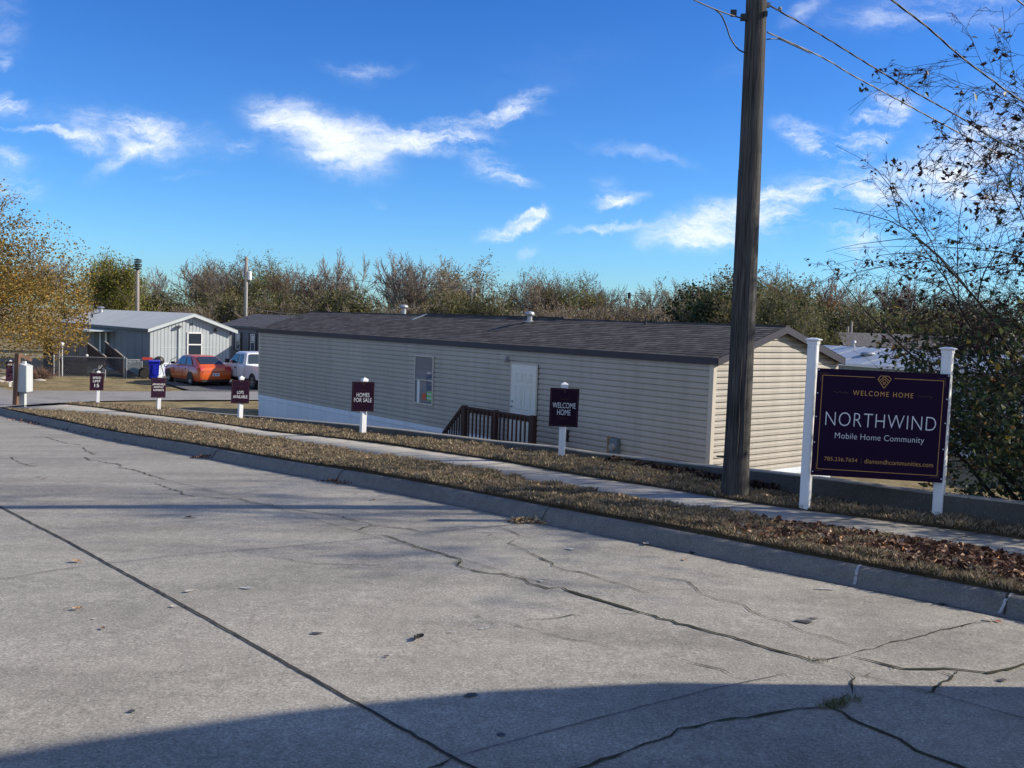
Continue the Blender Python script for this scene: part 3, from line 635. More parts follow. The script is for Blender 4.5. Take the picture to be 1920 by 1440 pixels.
LV=[(784,1199,.12,'black',.9,'black curled leaf standing on the sunlit concrete in the centre foreground'),(145,1054,.11,'tan',1.4,'tan curled leaf lying just left of the long road joint'),
(145,1143,.085,'tan',2.2,'small tan leaf on the left lane below the cross joint'),(178,1161,.04,'pale',.3,'tiny pale leaf scrap nearest below the small tan leaf'),(193,1179,.05,'brown',1.1,'small brown leaf with thin stalk on the left lane'),
(355,1109,.09,'pale',.2,'pale leaf with a dark edge right of the long road joint'),(326,1138,.06,'pale',.9,'round pale leaf beside the long road joint'),
(1264,1026,.15,'brown',.7,'large grey brown leaf leaning on the shaded kerb face'),(1212,1021,.12,'pale',1.3,'pale five pointed leaf at the edge of the kerb shadow'),(1298,1037,.09,'black',.4,'dark shrivelled leaf in the kerb shadow'),
(1285,1050,.07,'tan',1.5,'little tan leaf just outside the kerb shadow'),(1100,1001,.06,'pale',.5,'pale leaf in the gutter right of the kerb joint clump'),(1063,989,.06,'brown',1.7,'brown leaf in the gutter beside the kerb joint clump'),
(700,938,.09,'brown',1.2,'dark brown leaf on the far lane in front of the kerb'),(667,927,.05,'black',.8,'small black leaf left of the dark brown one on the far lane'),(1872,1166,.07,'red',.5,'reddish leaf scrap at the foot of the broken kerb joint'),(1858,1164,.09,'pale',1.5,'long pale leaf scrap at the foot of the broken kerb joint'),
(1768,1134,.07,'black',.8,'black leaf stuck in the gutter near the right edge'),(920,1003,.05,'brown',.3,'tiny brown leaf right of the mossy crack'),(727,918,.09,'black',.6,'dark curled leaf on the kerb shadow edge under the homes for sale sign'),
(760,925,.09,'brown',.9,'brown curled leaf in the gutter right of the homes for sale sign'),(72,895,.08,'brown',.2,'first brown leaf of a pair on the far left lane'),(83,898,.08,'brown',.5,'second brown leaf of a pair on the far left lane'),
(353,971,.10,'black',1.6,'dark flat leaf on the shadow band of the road'),(895,952,.07,'brown',.6,'brown leaf in the gutter left of the kerb joint clump'),(143,792,.09,'brown',.9,'brown leaf on the far road beside the kerb curve'),(212,823,.09,'brown',1.9,'brown leaf on the far road below the speed limit sign')]
for px,py,s,c,cu,lab in LV:
    p=road_pt(px,py); o=make_leaf('fallen_leaf',s,LM[c],(p[0],p[1],p[2]+.004),CR.uniform(0,6.28),cu*(.5 if c=='black' and s>.1 else .22)); tag(o,lab,'leaf','fallen leaves lying on the road')
# ------------------------------------------------------------------ SIGNS
def vec(p): return Vector((float(p[0]),float(p[1]),float(p[2])))
def wave(mb,cx,cz,w,n,amp,th,mi):
    pts=[(cx+(t-.5)*w,cz+amp*math.sin(t*n*2*math.pi)) for t in [i/(n*8) for i in range(n*8+1)]]
    for a,b in zip(pts[:-1],pts[1:]): mb.bar((a[0],-.003,a[1]),(b[0],-.003,b[1]),.0015,th,mi)
def cap_post(mb,w,h):   # vinyl sleeve with flared flat cap
    c=.012
    P=[(-w/2+c,-w/2),(w/2-c,-w/2),(w/2,-w/2+c),(w/2,w/2-c),(w/2-c,w/2),(-w/2+c,w/2),(-w/2,w/2-c),(-w/2,-w/2+c)]
    vs=[(x,y,z) for z in (-.12,h) for x,y in P]; mb.add(vs,[tuple(range(8))[::-1]]+[tuple(range(8,16))]+[(i,(i+1)%8,(i+1)%8+8,i+8) for i in range(8)])
def flare_cap(mb,w,z):
    prof_=[(w*.5+.004,z-.045),(w*.5+.004,z-.012),(w*.5+.022,z),(w*.5+.026,z+.006),(w*.5+.018,z+.014),(w*.22,z+.028)]
    vs=[];
    for r,h in prof_:
        vs+=[(-r,-r,h),(r,-r,h),(r,r,h),(-r,r,h)]
    fs=[]
    for i in range(len(prof_)-1):
        for k in range(4): fs.append((4*i+k,4*i+(k+1)%4,4*i+(k+1)%4+4,4*i+k+4))
    fs.append((20,21,22,23)); mb.add(vs,fs)
b1=atD(1509,951,11.30); b2=atD(1757,984,11.10)
b1[2]=gv(b1[0],b1[1]); b2[2]=gv(b2[0],b2[1])
ns=empty('welcome_sign',vec(b1),0,'large dark plum NORTHWIND sign board held between two tall white posts','sign')
ang=math.atan2(b2[1]-b1[1],b2[0]-b1[0])
for k,(b,tp) in enumerate(((b1,(1531,640)),(b2,(1776,657)))):
    t=atD(tp[0],tp[1],b[1]); h=t[2]-b[2]
    mb=MB(); cap_post(mb,.112,h); o=mb.build('post',M['vinyl_white'],ns,bevel=.002); o.location=vec(b-b1); o.rotation_euler=(0,0,math.radians(-33 if k==0 else -38))
    d=(t-b)/h; o.rotation_euler=(0,0,o.rotation_euler[2])
    mb=MB(); flare_cap(mb,.112,h+.012); c=mb.build('post_cap',M['vinyl_white'],o)
    mb=MB()
    for s in (-.03,.03):
        for q in (0,1):
            for z in (h-.075,):
                mb=MB()
                if q==0: mb.lathe((s,-.058,z),[(.0035,-.002),(.0035,.002)],8,axis='y')
                else: mb.lathe((-.058,s,z),[(.0035,-.002),(.0035,.002)],8,axis='x')
                mb.build('screw',M['cable'],o)
# board frame of reference: x along board, z up
TL=vec(atD(1533,690,11.18)); TR=vec(atD(1782,702,11.00)); BLz=atD(1520,892,11.18)[2]
bx=(TR-TL); BW=bx.length; bx.normalize(); up=Vector((0,0,1)); up=(up-bx*up.dot(bx)).normalized(); by=up.cross(bx)
BH=TL.z-BLz-.01
Mb=Matrix((bx,by,up)).transposed().to_4x4(); Mb.translation=TL-vec(b1)
def bd(s,t): return s*BW,-t*BH
mb=MB(); mb.box(0,BW,0,.006,-BH,0); board=mb.build('sign_board',M['board'],ns,bevel=.001); board.matrix_local=Mb
mb=MB()
def ln(mb,s0,t0,s1,t1,th=.006,mi=0,y=-.0015):
    a=bd(s0,t0);b=bd(s1,t1)
    if abs(a[1]-b[1])<1e-6: mb.box(min(a[0],b[0]),max(a[0],b[0]),y-.0008,y+.001,a[1]-th/2,a[1]+th/2,mi)
    else: mb.box(a[0]-th/2,a[0]+th/2,y-.0008,y+.001,min(a[1],b[1]),max(a[1],b[1]),mi)
for q in [(.043,.062,.44,.062),(.585,.062,.955,.062),(.043,.062,.043,.937),(.955,.062,.955,.937),(.043,.937,.955,.937)]: ln(mb,*q)
mb.build('gold_border',M['gold'],board)
mb=MB()
for q in [(.03,.043,.09,.043),(.03,.043,.03,.12),(.91,.043,.968,.043),(.968,.043,.968,.12),(.03,.955,.085,.955),(.03,.88,.03,.955),(.90,.955,.968,.955),(.968,.88,.968,.955)]: ln(mb,*q,th=.004)
mb.build('corner_lines',M['golddim'],board)
for cx_,ww_ in ((.19,.115),(.825,.105)):
    mb=MB(); wave(mb,BW*cx_,-BH*.215,BW*ww_,3,.007,.0035,0); mb.build('wave_line',M['golddim'],board)
mb=MB(); ln(mb,.378,.815,.378,.875,.003); mb.build('divider_line',M['golddim'],board)
# diamond emblem with a little house
mb=MB(); cx=BW*.512; zt=-BH*.045
def seg(a,b,th=.007): mb.bar((cx+a[0]*BW,-.003,zt-a[1]*BH),(cx+b[0]*BW,-.003,zt-b[1]*BH),.0015,th)
for a,b in [((-.032,0),(.032,0)),((-.032,0),(-.05,.03)),((.032,0),(.05,.03)),((-.05,.03),(0,.112)),((.05,.03),(0,.112)),((-.05,.03),(-.038,.03)),((0,.006),(-.036,.043)),((0,.006),(.036,.043)),((0,.028),(-.026,.055)),((0,.028),(.026,.055))]: seg(a,b)
for dx in (-.006,.006):
    for dz in (.058,.072): mb.box(cx+(dx-.004)*BW,cx+(dx+.004)*BW,-.003,-.001,zt-(dz+.005)*BH,zt-(dz-.004)*BH)
mb.build('diamond_emblem',M['gold'],board)
mb=MB(); put_text(mb,'WELCOME HOME',BW*.508,-BH*.212,BW*.455,BH*.046,bold=.0,spacing=1.28); mb.build('welcome_lettering',M['gold'],board)
mb=MB(); put_text(mb,'NORTHWIND',BW*.503,-BH*.462,BW*.835,BH*.128,bold=-.018,spacing=1.08); mb.build('name_lettering',M['ink'],board)
mb=MB(); put_text(mb,'Mobile Home Community',BW*.503,-BH*.625,BW*.675,BH*.072,bold=-.012,spacing=1.03); mb.build('subtitle_lettering',M['ink'],board)
mb=MB(); put_text(mb,'785.236.7654',BW*.222,-BH*.838,BW*.253,BH*.036,bold=-.004,spacing=1.04); mb.build('phone_lettering',M['gold'],board); mb=MB(); put_text(mb,'diamondhcommunities.com',BW*.662,-BH*.84,BW*.517,BH*.043,bold=-.006); mb.build('contact_lettering',M['gold'],board)
mb=MB()
for s in (.012,.988):
    for t in (.015,.23,.45,.69,.965):
        a=bd(s,t); mb=MB(); mb.lathe((a[0],-.002,a[1]),[(.0075,-.003),(.0075,.002)],10,axis='y'); mb.build('bolt',M['ink'],board)
def small_sign(name,base,top,box,lines,D,label,wm=.457,hm=.61,text_col='ink',body=None,yaw_body=0.,left=None,group='plum message signs along the pavement'):
    """base/top/box in photo pixels; board faces mostly the camera"""
    b=atD(base[0],base[1],D); t=atD(top[0],top[1],D); h=t[2]-b[2]
    r=empty(name,vec(b),0,label,'sign',group)
    lean=math.atan2(t[0]-b[0],h)
    pxw=(box[2]-box[0])*D/F; c=min(1,pxw/wm); yaw=math.acos(c)
    view=math.atan2(b[0],b[1])   # board normal direction relative to the sight line
    rz=-view+yaw*.75
    r.rotation_euler=(0,lean,0)
    w=.104; mb=MB(); mb.box(-w/2,w/2,-w/2,w/2,-.15,h-.04); p=mb.build('post',M['vinyl_white'],r,bevel=.003); p.rotation_euler=(0,0,rz-.25 if body is None else body)
    mb=MB(); q=w/2+.006; mb.box(-q,q,-q,q,h-.075,h-.03); mb.add([(-q,-q,h-.03),(q,-q,h-.03),(q,q,h-.03),(-q,q,h-.03),(0,0,h+.008)],[(0,1,4),(1,2,4),(2,3,4),(3,0,4)]); mb.build('post_cap',M['vinyl_white'],p)
    cz=atD((box[0]+box[2])/2,(box[1]+box[3])/2,D)[2]-b[2]; cxp=atD((box[0]+box[2])/2,(box[1]+box[3])/2,D)[0]-b[0]
    mb=MB(); mb.box(-wm/2,wm/2,0,.008,-hm/2,hm/2); bo=mb.build('sign_board',M['boardsmall'],r,bevel=.001)
    cxp-=math.sin(lean)*cz
    dd=w/2+.012+abs(math.sin(2*(rz-p.rotation_euler.z)))*.02; lat=cxp*.85-math.sin(rz)*dd*.6; bo.location=(lat*math.cos(rz)+math.sin(rz)*dd,lat*math.sin(rz)-math.cos(rz)*dd,cz); bo.rotation_euler=(0,0,rz)
    mb=MB(); i=.022
    for a in [(-wm/2+i,wm/2-i,hm/2-i,hm/2-i+.003),(-wm/2+i,wm/2-i,-hm/2+i-.003,-hm/2+i),(-wm/2+i,-wm/2+i+.003,-hm/2+i,hm/2-i),(wm/2-i-.003,wm/2-i,-hm/2+i,hm/2-i)]: mb.box(a[0],a[1],-.002,.001,a[2],a[3])
    wave(mb,0,hm*.22,wm*.3,2,.006,.003,0); wave(mb,0,-hm*.28,wm*.3,2,.006,.003,0)
    z=hm/2-.035; mb.bar((-.02,-.002,z),(0,-.002,z-.035),.0015,.005); mb.bar((.02,-.002,z),(0,-.002,z-.035),.0015,.005); mb.bar((-.02,-.002,z),(.02,-.002,z),.0015,.005)
    mb.build('gold_border',M['golddim'],bo)
    mb=MB()
    for txt,x,zc,ww,hh,bd_ in lines: put_text(mb,txt,x*wm,zc*hm,ww*wm,hh*hm,bold=bd_)
    mb.build('lettering',M[text_col],bo)
    return r
small_sign('message_sign',(1052,864),(1059,717),(1029,727,1086,800),[('WELCOME',0,.055,.80,.145,.0),('HOME',0,-.125,.46,.145,.0)],15.4,'plum WELCOME HOME sign on a white post, nearest of the small signs',body=-.05)
small_sign('message_sign',(680,817),(684,708),(660,714,701,772),[('HOMES',0,.055,.58,.14,.0),('FOR SALE',0,-.115,.79,.14,.0)],20.0,'plum HOMES FOR SALE sign on a white post in front of the long siding',body=.62)
small_sign('message_sign',(450,789.5),(453,705),(435,711,467,757),[('LOTS',0,-.03,.36,.13,.0),('AVAILABLE',0,-.21,.80,.13,.0)],25.1,'plum LOTS AVAILABLE sign on a white post before the white pickup truck',body=.68)
small_sign('message_sign',(297,772),(300,703),(285,708,309,745),[('AFFORDABLE',0,.17,.86,.09,.0),('MONTHLY',0,.03,.66,.09,.0),('PAYMENTS',0,-.12,.70,.09,.0)],29.7,'plum AFFORDABLE MONTHLY PAYMENTS sign on a white post before the blue bin',body=.6)
small_sign('message_sign',(183,758.5),(185,695),(170,699.5,193.5,731),[('SPEED',0,.22,.60,.13,.0),('LIMIT',0,.03,.55,.13,.0),('15',0,-.22,.33,.19,.0)],34.0,'plum SPEED LIMIT 15 sign on a white post beside the side street',body=.55)
bb=gnd(19,725)
small_sign('message_sign',(19,725),(20,675),(13,679,27,713.5),[('ATT',-.12,.36,.5,.08,.04)],float(bb[1]),'purple ATT sign across the side street, half hidden behind the brown post',wm=.5,hm=.9,body=.5)
# ------------------------------------------------------------------ roadside box, brown post
p=cast(43,760,gv); D=float(p[1])
r=empty('utility_cabinet',vec(p),0,'pale grey metal cabinet on a square leg at the street corner','cabinet')
k=D/F; mb=MB(); mb.box(-5*k,5*k,-.08,.08,-.1,28*k); mb.build('leg',M['boxgrey'],r,bevel=.004)
mb=MB(); w=12.7*k; h0=26*k; h1=79*k
mb.prism([(-w,h0),(w,h0),(w,h1-4*k),(w*.1,h1),(-w,h1)],Matrix.Translation((0,-.22,0)),.44); mb.build('cabinet_box',M['boxgrey'],r,bevel=.006)
mb=MB(); mb.box(-w*.9,w*.9,-.226,-.222,h0+.03,h1-6*k); mb.box(-.05,.05,-.232,-.226,(h0+h1)/2+.08,(h0+h1)/2+.1); mb.build('cabinet_door',M['boxgrey'],r,bevel=.002)
mb=MB(); mb.box(-.02,.10,-.05,.05,h1-3*k,h1+4*k); mb.build('top_cap',M['white'],r,bevel=.004)
p=cast(29,760.5,gv); D=float(p[1]); k=D/F; lean=.045
r=empty('wooden_post',vec(p),0,'weathered brown square post standing left of the pale grey cabinet','post'); r.rotation_euler=(0,lean,0)
mb=MB(); mb.box(-4*k,4*k,-.07,.07,-.1,99*k); mb.build('post_shaft',M['rust'],r,bevel=.004)
mb=MB(); mb.bar((3*k,.02,96*k),(16*k,.4,86*k),.03,6*k); mb.build('loose_board',M['rust'],r)
# ------------------------------------------------------------------ UTILITY POLE
pb=cast(1377,932,gv); D=float(pb[1]); tb=atD(1422,-20,D)
pole=empty('utility_pole',vec(pb),0,'tall weathered wooden utility pole in front of the beige gable end','utility pole')
H=(tb[2]-pb[2]); top=Vector((tb[0]-pb[0]-.02,0,H)); ext=1.35
mb=MB(); n=28; rows=[]
pr=random.Random(3); ph=[pr.uniform(0,6.28) for _ in range(12)]
for i in range(41):
    t=i/40*ext; c=top*t+Vector((0.012*math.sin(t*3),0,0)); r0=.158-.035*t+(.02*max(0,1-t*12)); rows.append([(c.x+(r0*(1+.018*math.sin(5*a*2*math.pi/n+ph[0])+.012*math.sin(9*a*2*math.pi/n+ph[1]+t*2)))*math.cos(a*2*math.pi/n),(r0*(1+.018*math.sin(7*a*2*math.pi/n+ph[2])))*math.sin(a*2*math.pi/n),c.z-(.15 if i==0 else 0)) for a in range(n)])
vs=[v for r_ in rows for v in r_]; fs=[(i*n+k,i*n+(k+1)%n,(i+1)*n+(k+1)%n,(i+1)*n+k) for i in range(40) for k in range(n)]+[tuple(40*n+k for k in range(n))]
mb.add(vs,fs); mb.build('pole_shaft',M['pole'],pole,smooth=True)
mb=MB()
for a0,a1,ang in [(.05,.55,-1.25),(.4,1.0,-1.0),(.6,1.05,-1.9),(.0,.3,-1.7),(.15,.5,-2.2)]:
    pts=[]
    for i in range(13):
        t=a0+(a1-a0)*i/12; c=top*t; r0=.158-.035*t+.0005; a=ang+.03*math.sin(i*1.3); pts.append(Vector((c.x+r0*math.cos(a),r0*math.sin(a),c.z)))
    mb.tube(pts,[.001]+[.0035]*11+[.001],5)
mb.build('drying_crack',M['seamline'],pole)
def polez(py): # height and centre for a pixel row
    q=atD(1400,py,D); t=(q[2]-pb[2])/H; return top*t,.158-.035*t
mb=MB()
c1,r1=polez(30); c2,_=polez(37)
mb.box(c1.x-r1-.06,c1.x-r1+.01,-.06,.0,c2.z-.02,c1.z+.01); mb.bar((c1.x-r1-.22,-.05,c1.z+.03),(c1.x-r1-.03,-.03,c1.z-.01),.0)
mb.box(c1.x-r1-.19,c1.x-r1-.12,-.07,-.045,c1.z-.03,c1.z+.05); c3,r3=polez(30); mb.box(c3.x+r3-.05,c3.x+r3-.01,-.125,-.09,c3.z-.03,c3.z+.03)
mb.build('clamp',M['cable'],pole)
mb=MB(); c,r_=polez(8); mb.box(c.x+r_-.01,c.x+r_+.04,-.04,.02,c.z-.03,c.z+.02); mb.bar((c.x+r_+.02,-.02,c.z),(c.x+r_+.14,-.03,c.z-.06),.0); mb.lathe((c.x+r_+.16,-.03,c.z-.05),[(.02,-.02),(.026,0),(.02,.02)],8); mb.build('insulator',M['cablelight'],pole)
# thin ground wire down the left flank
mb=MB(); pts=[]
for i in range(20):
    t=.03+i/19*.62; c=top*t; r0=.158-.035*t+.006; pts.append(c+Vector((-r0*math.cos(.15),-r0*math.sin(.5),0)))
mb.tube(pts,.005,5); mb.bar(pts[0]+Vector((-.10,0,.33)),pts[0]+Vector((.0,0,.33)),.02); mb.build('ground_wire',M['cable'],pole)
# cables
def cable(label,pix,r,mat='cable',twist=False,name='service_cable',grp='cables strung from the wooden pole'):
    pts=[vec(atD(x,y,d)) for x,y,d in pix]
    # smooth resample
    out=[]
    for i in range(len(pts)-1):
        a,b=pts[i],pts[i+1]; pa=pts[max(i-1,0)]; pc=pts[min(i+2,len(pts)-1)]
        for k in range(8):
            t=k/8; out.append(.5*((2*a)+(b-pa)*t+(2*pa-5*a+4*b-pc)*t*t+(3*a-pa-3*b+pc)*t**3))
    out.append(pts[-1]); o0=out[0]
    root=empty(name,o0,0,label,'cable',grp)
    mb=MB()
    if twist:
        # resample finely for the lay of the twist
        fine=[]
        for a,b in zip(out[:-1],out[1:]):
            m=max(1,int((b-a).length/.04))
            for k in range(m): fine.append(a.lerp(b,k/m))
        fine.append(out[-1]); d=(fine[-1]-fine[0]).normalized(); x=d.orthogonal().normalized(); y=d.cross(x); s=0
        for q in range(3):
            P=[]; s=0
            for i,f in enumerate(fine):
                if i: s+=(fine[i]-fine[i-1]).length
                a=2*math.pi*(s/.75+q/3); P.append(f-o0+(x*math.cos(a)+y*math.sin(a))*r*1.1)
            mb.tube(P,r*.95,5)
    else: mb.tube([q-o0 for q in out],r,6)
    mb.build('cable_strand',M[mat],root,smooth=True); return root
cable('upper of the two straight cables running right from the pole top',[(1440,8,12.1),(1470,26,12.2),(1500,42,12.35),(1550,72,12.6),(1600,103,12.8),(1700,164,13.3),(1800,220,13.8),(1920,290,14.4),(2300,470,17),(2700,600,21)],.0056,twist=True)
cable('lower of the two straight cables running right from the pole',[(1438,60,12.1),(1462,71,12.2),(1500,88,12.35),(1550,112,12.6),(1600,142,12.8),(1700,196,13.3),(1800,250,13.8),(1920,312,14.4),(2300,490,17),(2700,615,21)],.0052,mat='cablelight',twist=True)
cable('short jumper wire drooping from the pole into the lower cable',[(1437,74,12.1),(1445,73,12.1),(1458,73,12.2),(1468,76,12.22),(1520,100,12.4)],.007)
cable('dark twisted cable crossing the upper right corner beside the tree',[(1600,-60,9.6),(1672,0,9.9),(1740,52,10.2),(1800,105,10.5),(1860,150,10.8),(1920,192,11.1),(2100,300,12.4),(2500,480,16)],.0055,twist=True)
cable('bit of black cable in the extreme upper right corner',[(1860,-40,9.6),(1905,-2,9.9),(1960,40,10.2),(2100,140,11)],.008)
cable('thin span wire running left from the pole clamp out of the picture',[(1398,36,12.0),(1380,31,11.95),(1345,19,11.7),(1296,-3,11.3),(1200,-55,10.5),(900,-260,8.5)],.008)
cable('black drip loop hanging left of the pole top',[(1340,17,11.7),(1352,28,11.75),(1362,50,11.85),(1370,72,11.9),(1384,92,11.95),(1398,99,12.0)],.009)
# ------------------------------------------------------------------ HOUSES
RA=math.atan2(.6370,.7709)            # local +x runs across the gable, local +y along the long side
A_=Vector((-.6370,.7709,0)); B_=Vector((.7709,.6370,0))
def local(root,p): return root.matrix_world.inverted()@vec(p)
def hit(root,px,py,axis,val):
    """photo pixel onto the wall plane local[axis]=val"""
    bpy.context.view_layer.update()
    Mi=root.matrix_world.inverted(); o=Mi@Vector((0,0,0)); d=Mi.to_3x3()@vec(ray(px,py)); t=(val-o[axis])/d[axis]; return o+d*t
def siding(mb,axis,y0,y1,z0,z1,off=0.,course=.1274,cut=None,mi=0,seams=None,sm=None,rnd=None):
    """axis 'x': wall at local x=off facing -x, runs along y;  axis 'y': wall at y=off facing -y, runs along x"""
    prof_=[(0,-.018),(0,.018),(.062,.0165),(.074,.006),(.107,.003),(.1075,-.018),(.1274,-.018)]
    z=z0
    while z<z1-1e-4:
        vs=[];top_=min(course,z1-z)
        for h,o in prof_:
            h=min(h*course/.1274,top_); a,b=(y0,y1) if cut is None else cut(z+h)
            if b<a: a=b=(a+b)/2
            for s in (a,b): vs.append((off-o,s,z+h) if axis=='x' else (s,off-o,z+h))
        fs=[(2*i,2*i+1,2*i+3,2*i+2) for i in range(len(prof_)-1)]
        if axis=='x': fs=[tuple(reversed(f)) for f in fs]
        mb.add(vs,fs,mi)
        if seams is not None:
            a,b=(y0,y1) if cut is None else cut(z+course)
            k=rnd.random()<.9
            s=a+rnd.uniform(0,3.6)
            while s<b-.2:
                if s>a+.2 and int(z/course)%2==rnd.choice((0,0,1)):
                    w=.004
                    q=(off-.0155,s,z+.01,s+w,z+course*2-.03) if z+2*course<z1 else (off-.0155,s,z+.01,s+w,z+course-.01)
                    if axis=='x': seams.add([(q[0],q[1],q[2]),(q[0],q[3],q[2]),(q[0],q[3],q[4]),(q[0],q[1],q[4])],[(0,3,2,1)])
                    else: seams.add([(q[1],q[0],q[2]),(q[3],q[0],q[2]),(q[3],q[0],q[4]),(q[1],q[0],q[4])],[(0,1,2,3)])
                s+=rnd.uniform(2.6,4.4)
        z+=course
def roof_slope(mb,x0,z0,x1,z1,y0,y1,step=.14,th=.007):
    """stepped shingle courses from eave (x0,z0) to ridge (x1,z1)"""
    Ls=math.hypot(x1-x0,z1-z0); n=int(round(Ls/step)); dx=(x1-x0)/n; dz=(z1-z0)/n; nx,nz=-dz*n/Ls*(1 if x1>x0 else -1),abs(dx*n/Ls)
    nx=-(z1-z0)/Ls*(1 if x1>x0 else -1)
    for i in range(n):
        a=(x0+dx*i,z0+dz*i); b=(x0+dx*(i+1),z0+dz*(i+1))
        p0=(a[0],a[1]); p1=(a[0]+nx*th,a[1]+nz*th); p2=b
        vs=[(p[0],y,p[1]) for p in (p0,p1,p2) for y in (y0,y1)]
        f=[(0,1,3,2),(2,3,5,4)]
        if x1>x0: f=[tuple(reversed(q)) for q in f]
        mb.add(vs,f)
# ---- beige mobile home
D0=19.65; c0=atD(1338.5,683,D0); ZT=c0[2]; ZB=atD(1333,895,D0)[2]; ZG=-3.85
hs=empty('mobile_home',(c0[0],c0[1],ZG),RA,'long sandstone sided mobile home with brown shingle roof behind the retaining wall','mobile home')
bpy.context.view_layer.update()
HL=hit(hs,485.5,700,0,0).y; HW=4.45
zt=ZT-ZG; zb=ZB-ZG; rise=.68; fas=.15
n_c=round((zt-zb)/.1274); crs=(zt-zb)/n_c
print('home L',HL,'zt',zt,'zb',zb,n_c)
sr=random.Random(8)
mb=MB(); sm_=MB(); siding(mb,'x',0.09,HL-.09,zb,zt+.02,0,crs,None,0,sm_,None,sr) if False else None
siding(mb,'x',.09,HL-.09,zb,zb+n_c*crs,0,crs,None,0,sm_,None,sr)
w1=mb.build('long_wall',M['siding'],hs); sm_.build('panel_seam',M['seamline'],w1)
slope=rise/(HW/2)
def cutg(z):
    if z<=zt+.02: return (.09,HW-.09)
    q=(z-zt-.02)/slope; return (.0+q,HW-q)
mb=MB(); sm_=MB(); siding(mb,'y',.09,HW-.09,zb,zt+.02+rise,0,crs,cutg,0,sm_,None,sr); w2=mb.build('gable_wall',M['siding'],hs); sm_.build('panel_seam',M['seamline'],w2)
mb=MB(); mb.box(.02,HW,.02,HL,.02,zt); 
for yy in (.03,HL-.03): mb.add([(.02,yy,zt),(HW,yy,zt),(HW/2,yy,zt+rise-.03)],[(0,1,2)])
mb.build('back_walls',M['siding'],hs)
mb=MB()
for a in [(-.02,.09,-.02,.09),(-.02,.09,HL-.09,HL+.02),(HW-.09,HW+.02,-.02,.09)]:
    mb=MB(); mb.box(*a,zb,zt+.03); mb.build('corner_trim',M['sidingtrim'],hs,bevel=.004)
e=.07; eg=.16
mb=MB()
roof_slope(mb,-e,zt+fas-.02,HW/2,zt+fas+rise,-eg,HL+eg); roof_slope(mb,HW+e,zt+fas-.02,HW/2,zt+fas+rise,-eg,HL+eg)
mb.box(HW/2-.08,HW/2+.08,-eg,HL+eg,zt+fas+rise-.022,zt+fas+rise+.004)
rf=mb.build('roof',M['shingle'],hs)
mb=MB(); mb.box(-e,-e+.02,-eg,HL+eg,zt-.005,zt+fas-.015); mb.box(HW+e-.02,HW+e,-eg,HL+eg,zt-.005,zt+fas-.015)
mb.box(-e+.02,.0,-eg,HL+eg,zt-.004,zt+.01)
mb.build('eave_fascia',M['fascia'],hs)
for yy in (-eg,HL+eg-.025):
    mb=MB()
    for s in (0,1):
        xa,xb=((-e,HW/2) if s==0 else (HW+e,HW/2)); za=zt+fas-.03; zb_=zt+fas+rise-.008
        vs=[(xa,yy,za-.15),(xa,yy,za),(xb,yy,zb_),(xb,yy,zb_-.155),(xa,yy+.025,za-.15),(xa,yy+.025,za),(xb,yy+.025,zb_),(xb,yy+.025,zb_-.155)]
        mb.add(vs,[(0,1,2,3),(7,6,5,4),(0,4,5,1),(1,5,6,2),(2,6,7,3),(3,7,4,0)])
        # soffit behind rake
        vs=[(xa,yy+.02,za-.12),(xb,yy+.02,zb_-.125),(xb,yy+eg+.05,zb_-.125),(xa,yy+eg+.05,za-.12)]
        if yy<0: mb.add(vs,[(0,1,2,3)])
    mb.build('rake_board',M['fascia'],hs)
mb=MB()  # white vertical-ribbed skirting with a top rail
def ribs(mb,axis,a0,a1,z0,z1,off,pitch=.10,dep=.012,sign=-1):
    s=a0; P=[]
    while s<a1:
        for ds,o in ((0,0),(.012,dep),(pitch-.012,dep),(pitch-.0001,0)):
            if s+ds<=a1: P.append((s+ds,o))
        s+=pitch
    vs=[]
    for q,o in P:
        for z in (z0,z1): vs.append((off+sign*o,q,z) if axis=='x' else (q,off+sign*o,z))
    fs=[(2*i,2*i+1,2*i+3,2*i+2) for i in range(len(P)-1)]
    if axis=='y': fs=[tuple(reversed(f)) for f in fs]
    mb.add(vs,fs)
ribs(mb,'x',0,HL,0,zb-.12,.005,.11); ribs(mb,'y',0,HW,0,zb-.12,.005,.11); mb.build('skirting',M['skirt'],hs)
mb=MB(); mb.box(-.022,.01,0,HL,zb-.14,zb-.002); mb.box(.01,HW,-.022,.01,zb-.14,zb-.002)
for yy in np.arange(3.6,HL,3.66): mb.box(-.027,-.022,yy,yy+.03,zb-.14,zb-.02)
mb.build('skirting_rail',M['skirt'],hs)
# door
a=hit(hs,961,680,0,-.02); b=hit(hs,1007,690,0,-.02); dy0,dy1=b.y,a.y; dz1=(a.z+b.z)/2; dz0=zb+.02
print('door w',dy1-dy0,'h',dz1-dz0)
mb=MB(); mb.box(-.045,.0,dy0,dy1,dz0,dz1); dw=dy1-dy0; dh=dz1-dz0
door=mb.build('door',M['door'],hs,bevel=.004)
mb=MB()
def panel(mb,y0,y1,z0,z1,x=-.047):
    t=.022
    mb.box(x-.008,x+.004,y0,y1,z0,z0+t); mb.box(x-.008,x+.004,y0,y1,z1-t,z1); mb.box(x-.008,x+.004,y0,y0+t,z0+t,z1-t); mb.box(x-.008,x+.004,y1-t,y1,z0+t,z1-t)
    mb.box(x-.006,x+.003,y0+.05,y1-.05,z0+.05,z1-.05)
for k in (0,1):
    ya=dy0+dw*(.17+.36*k); yb=ya+dw*.28
    panel(mb,ya,yb,dz0+dh*.79,dz0+dh*.90); panel(mb,ya,yb,dz0+dh*.43,dz0+dh*.74); panel(mb,ya,yb,dz0+dh*.09,dz0+dh*.37)
mb.build('raised_panel',M['door'],door,bevel=.003)
mb=MB(); y=dy1-.075; z=dz0+dh*.455
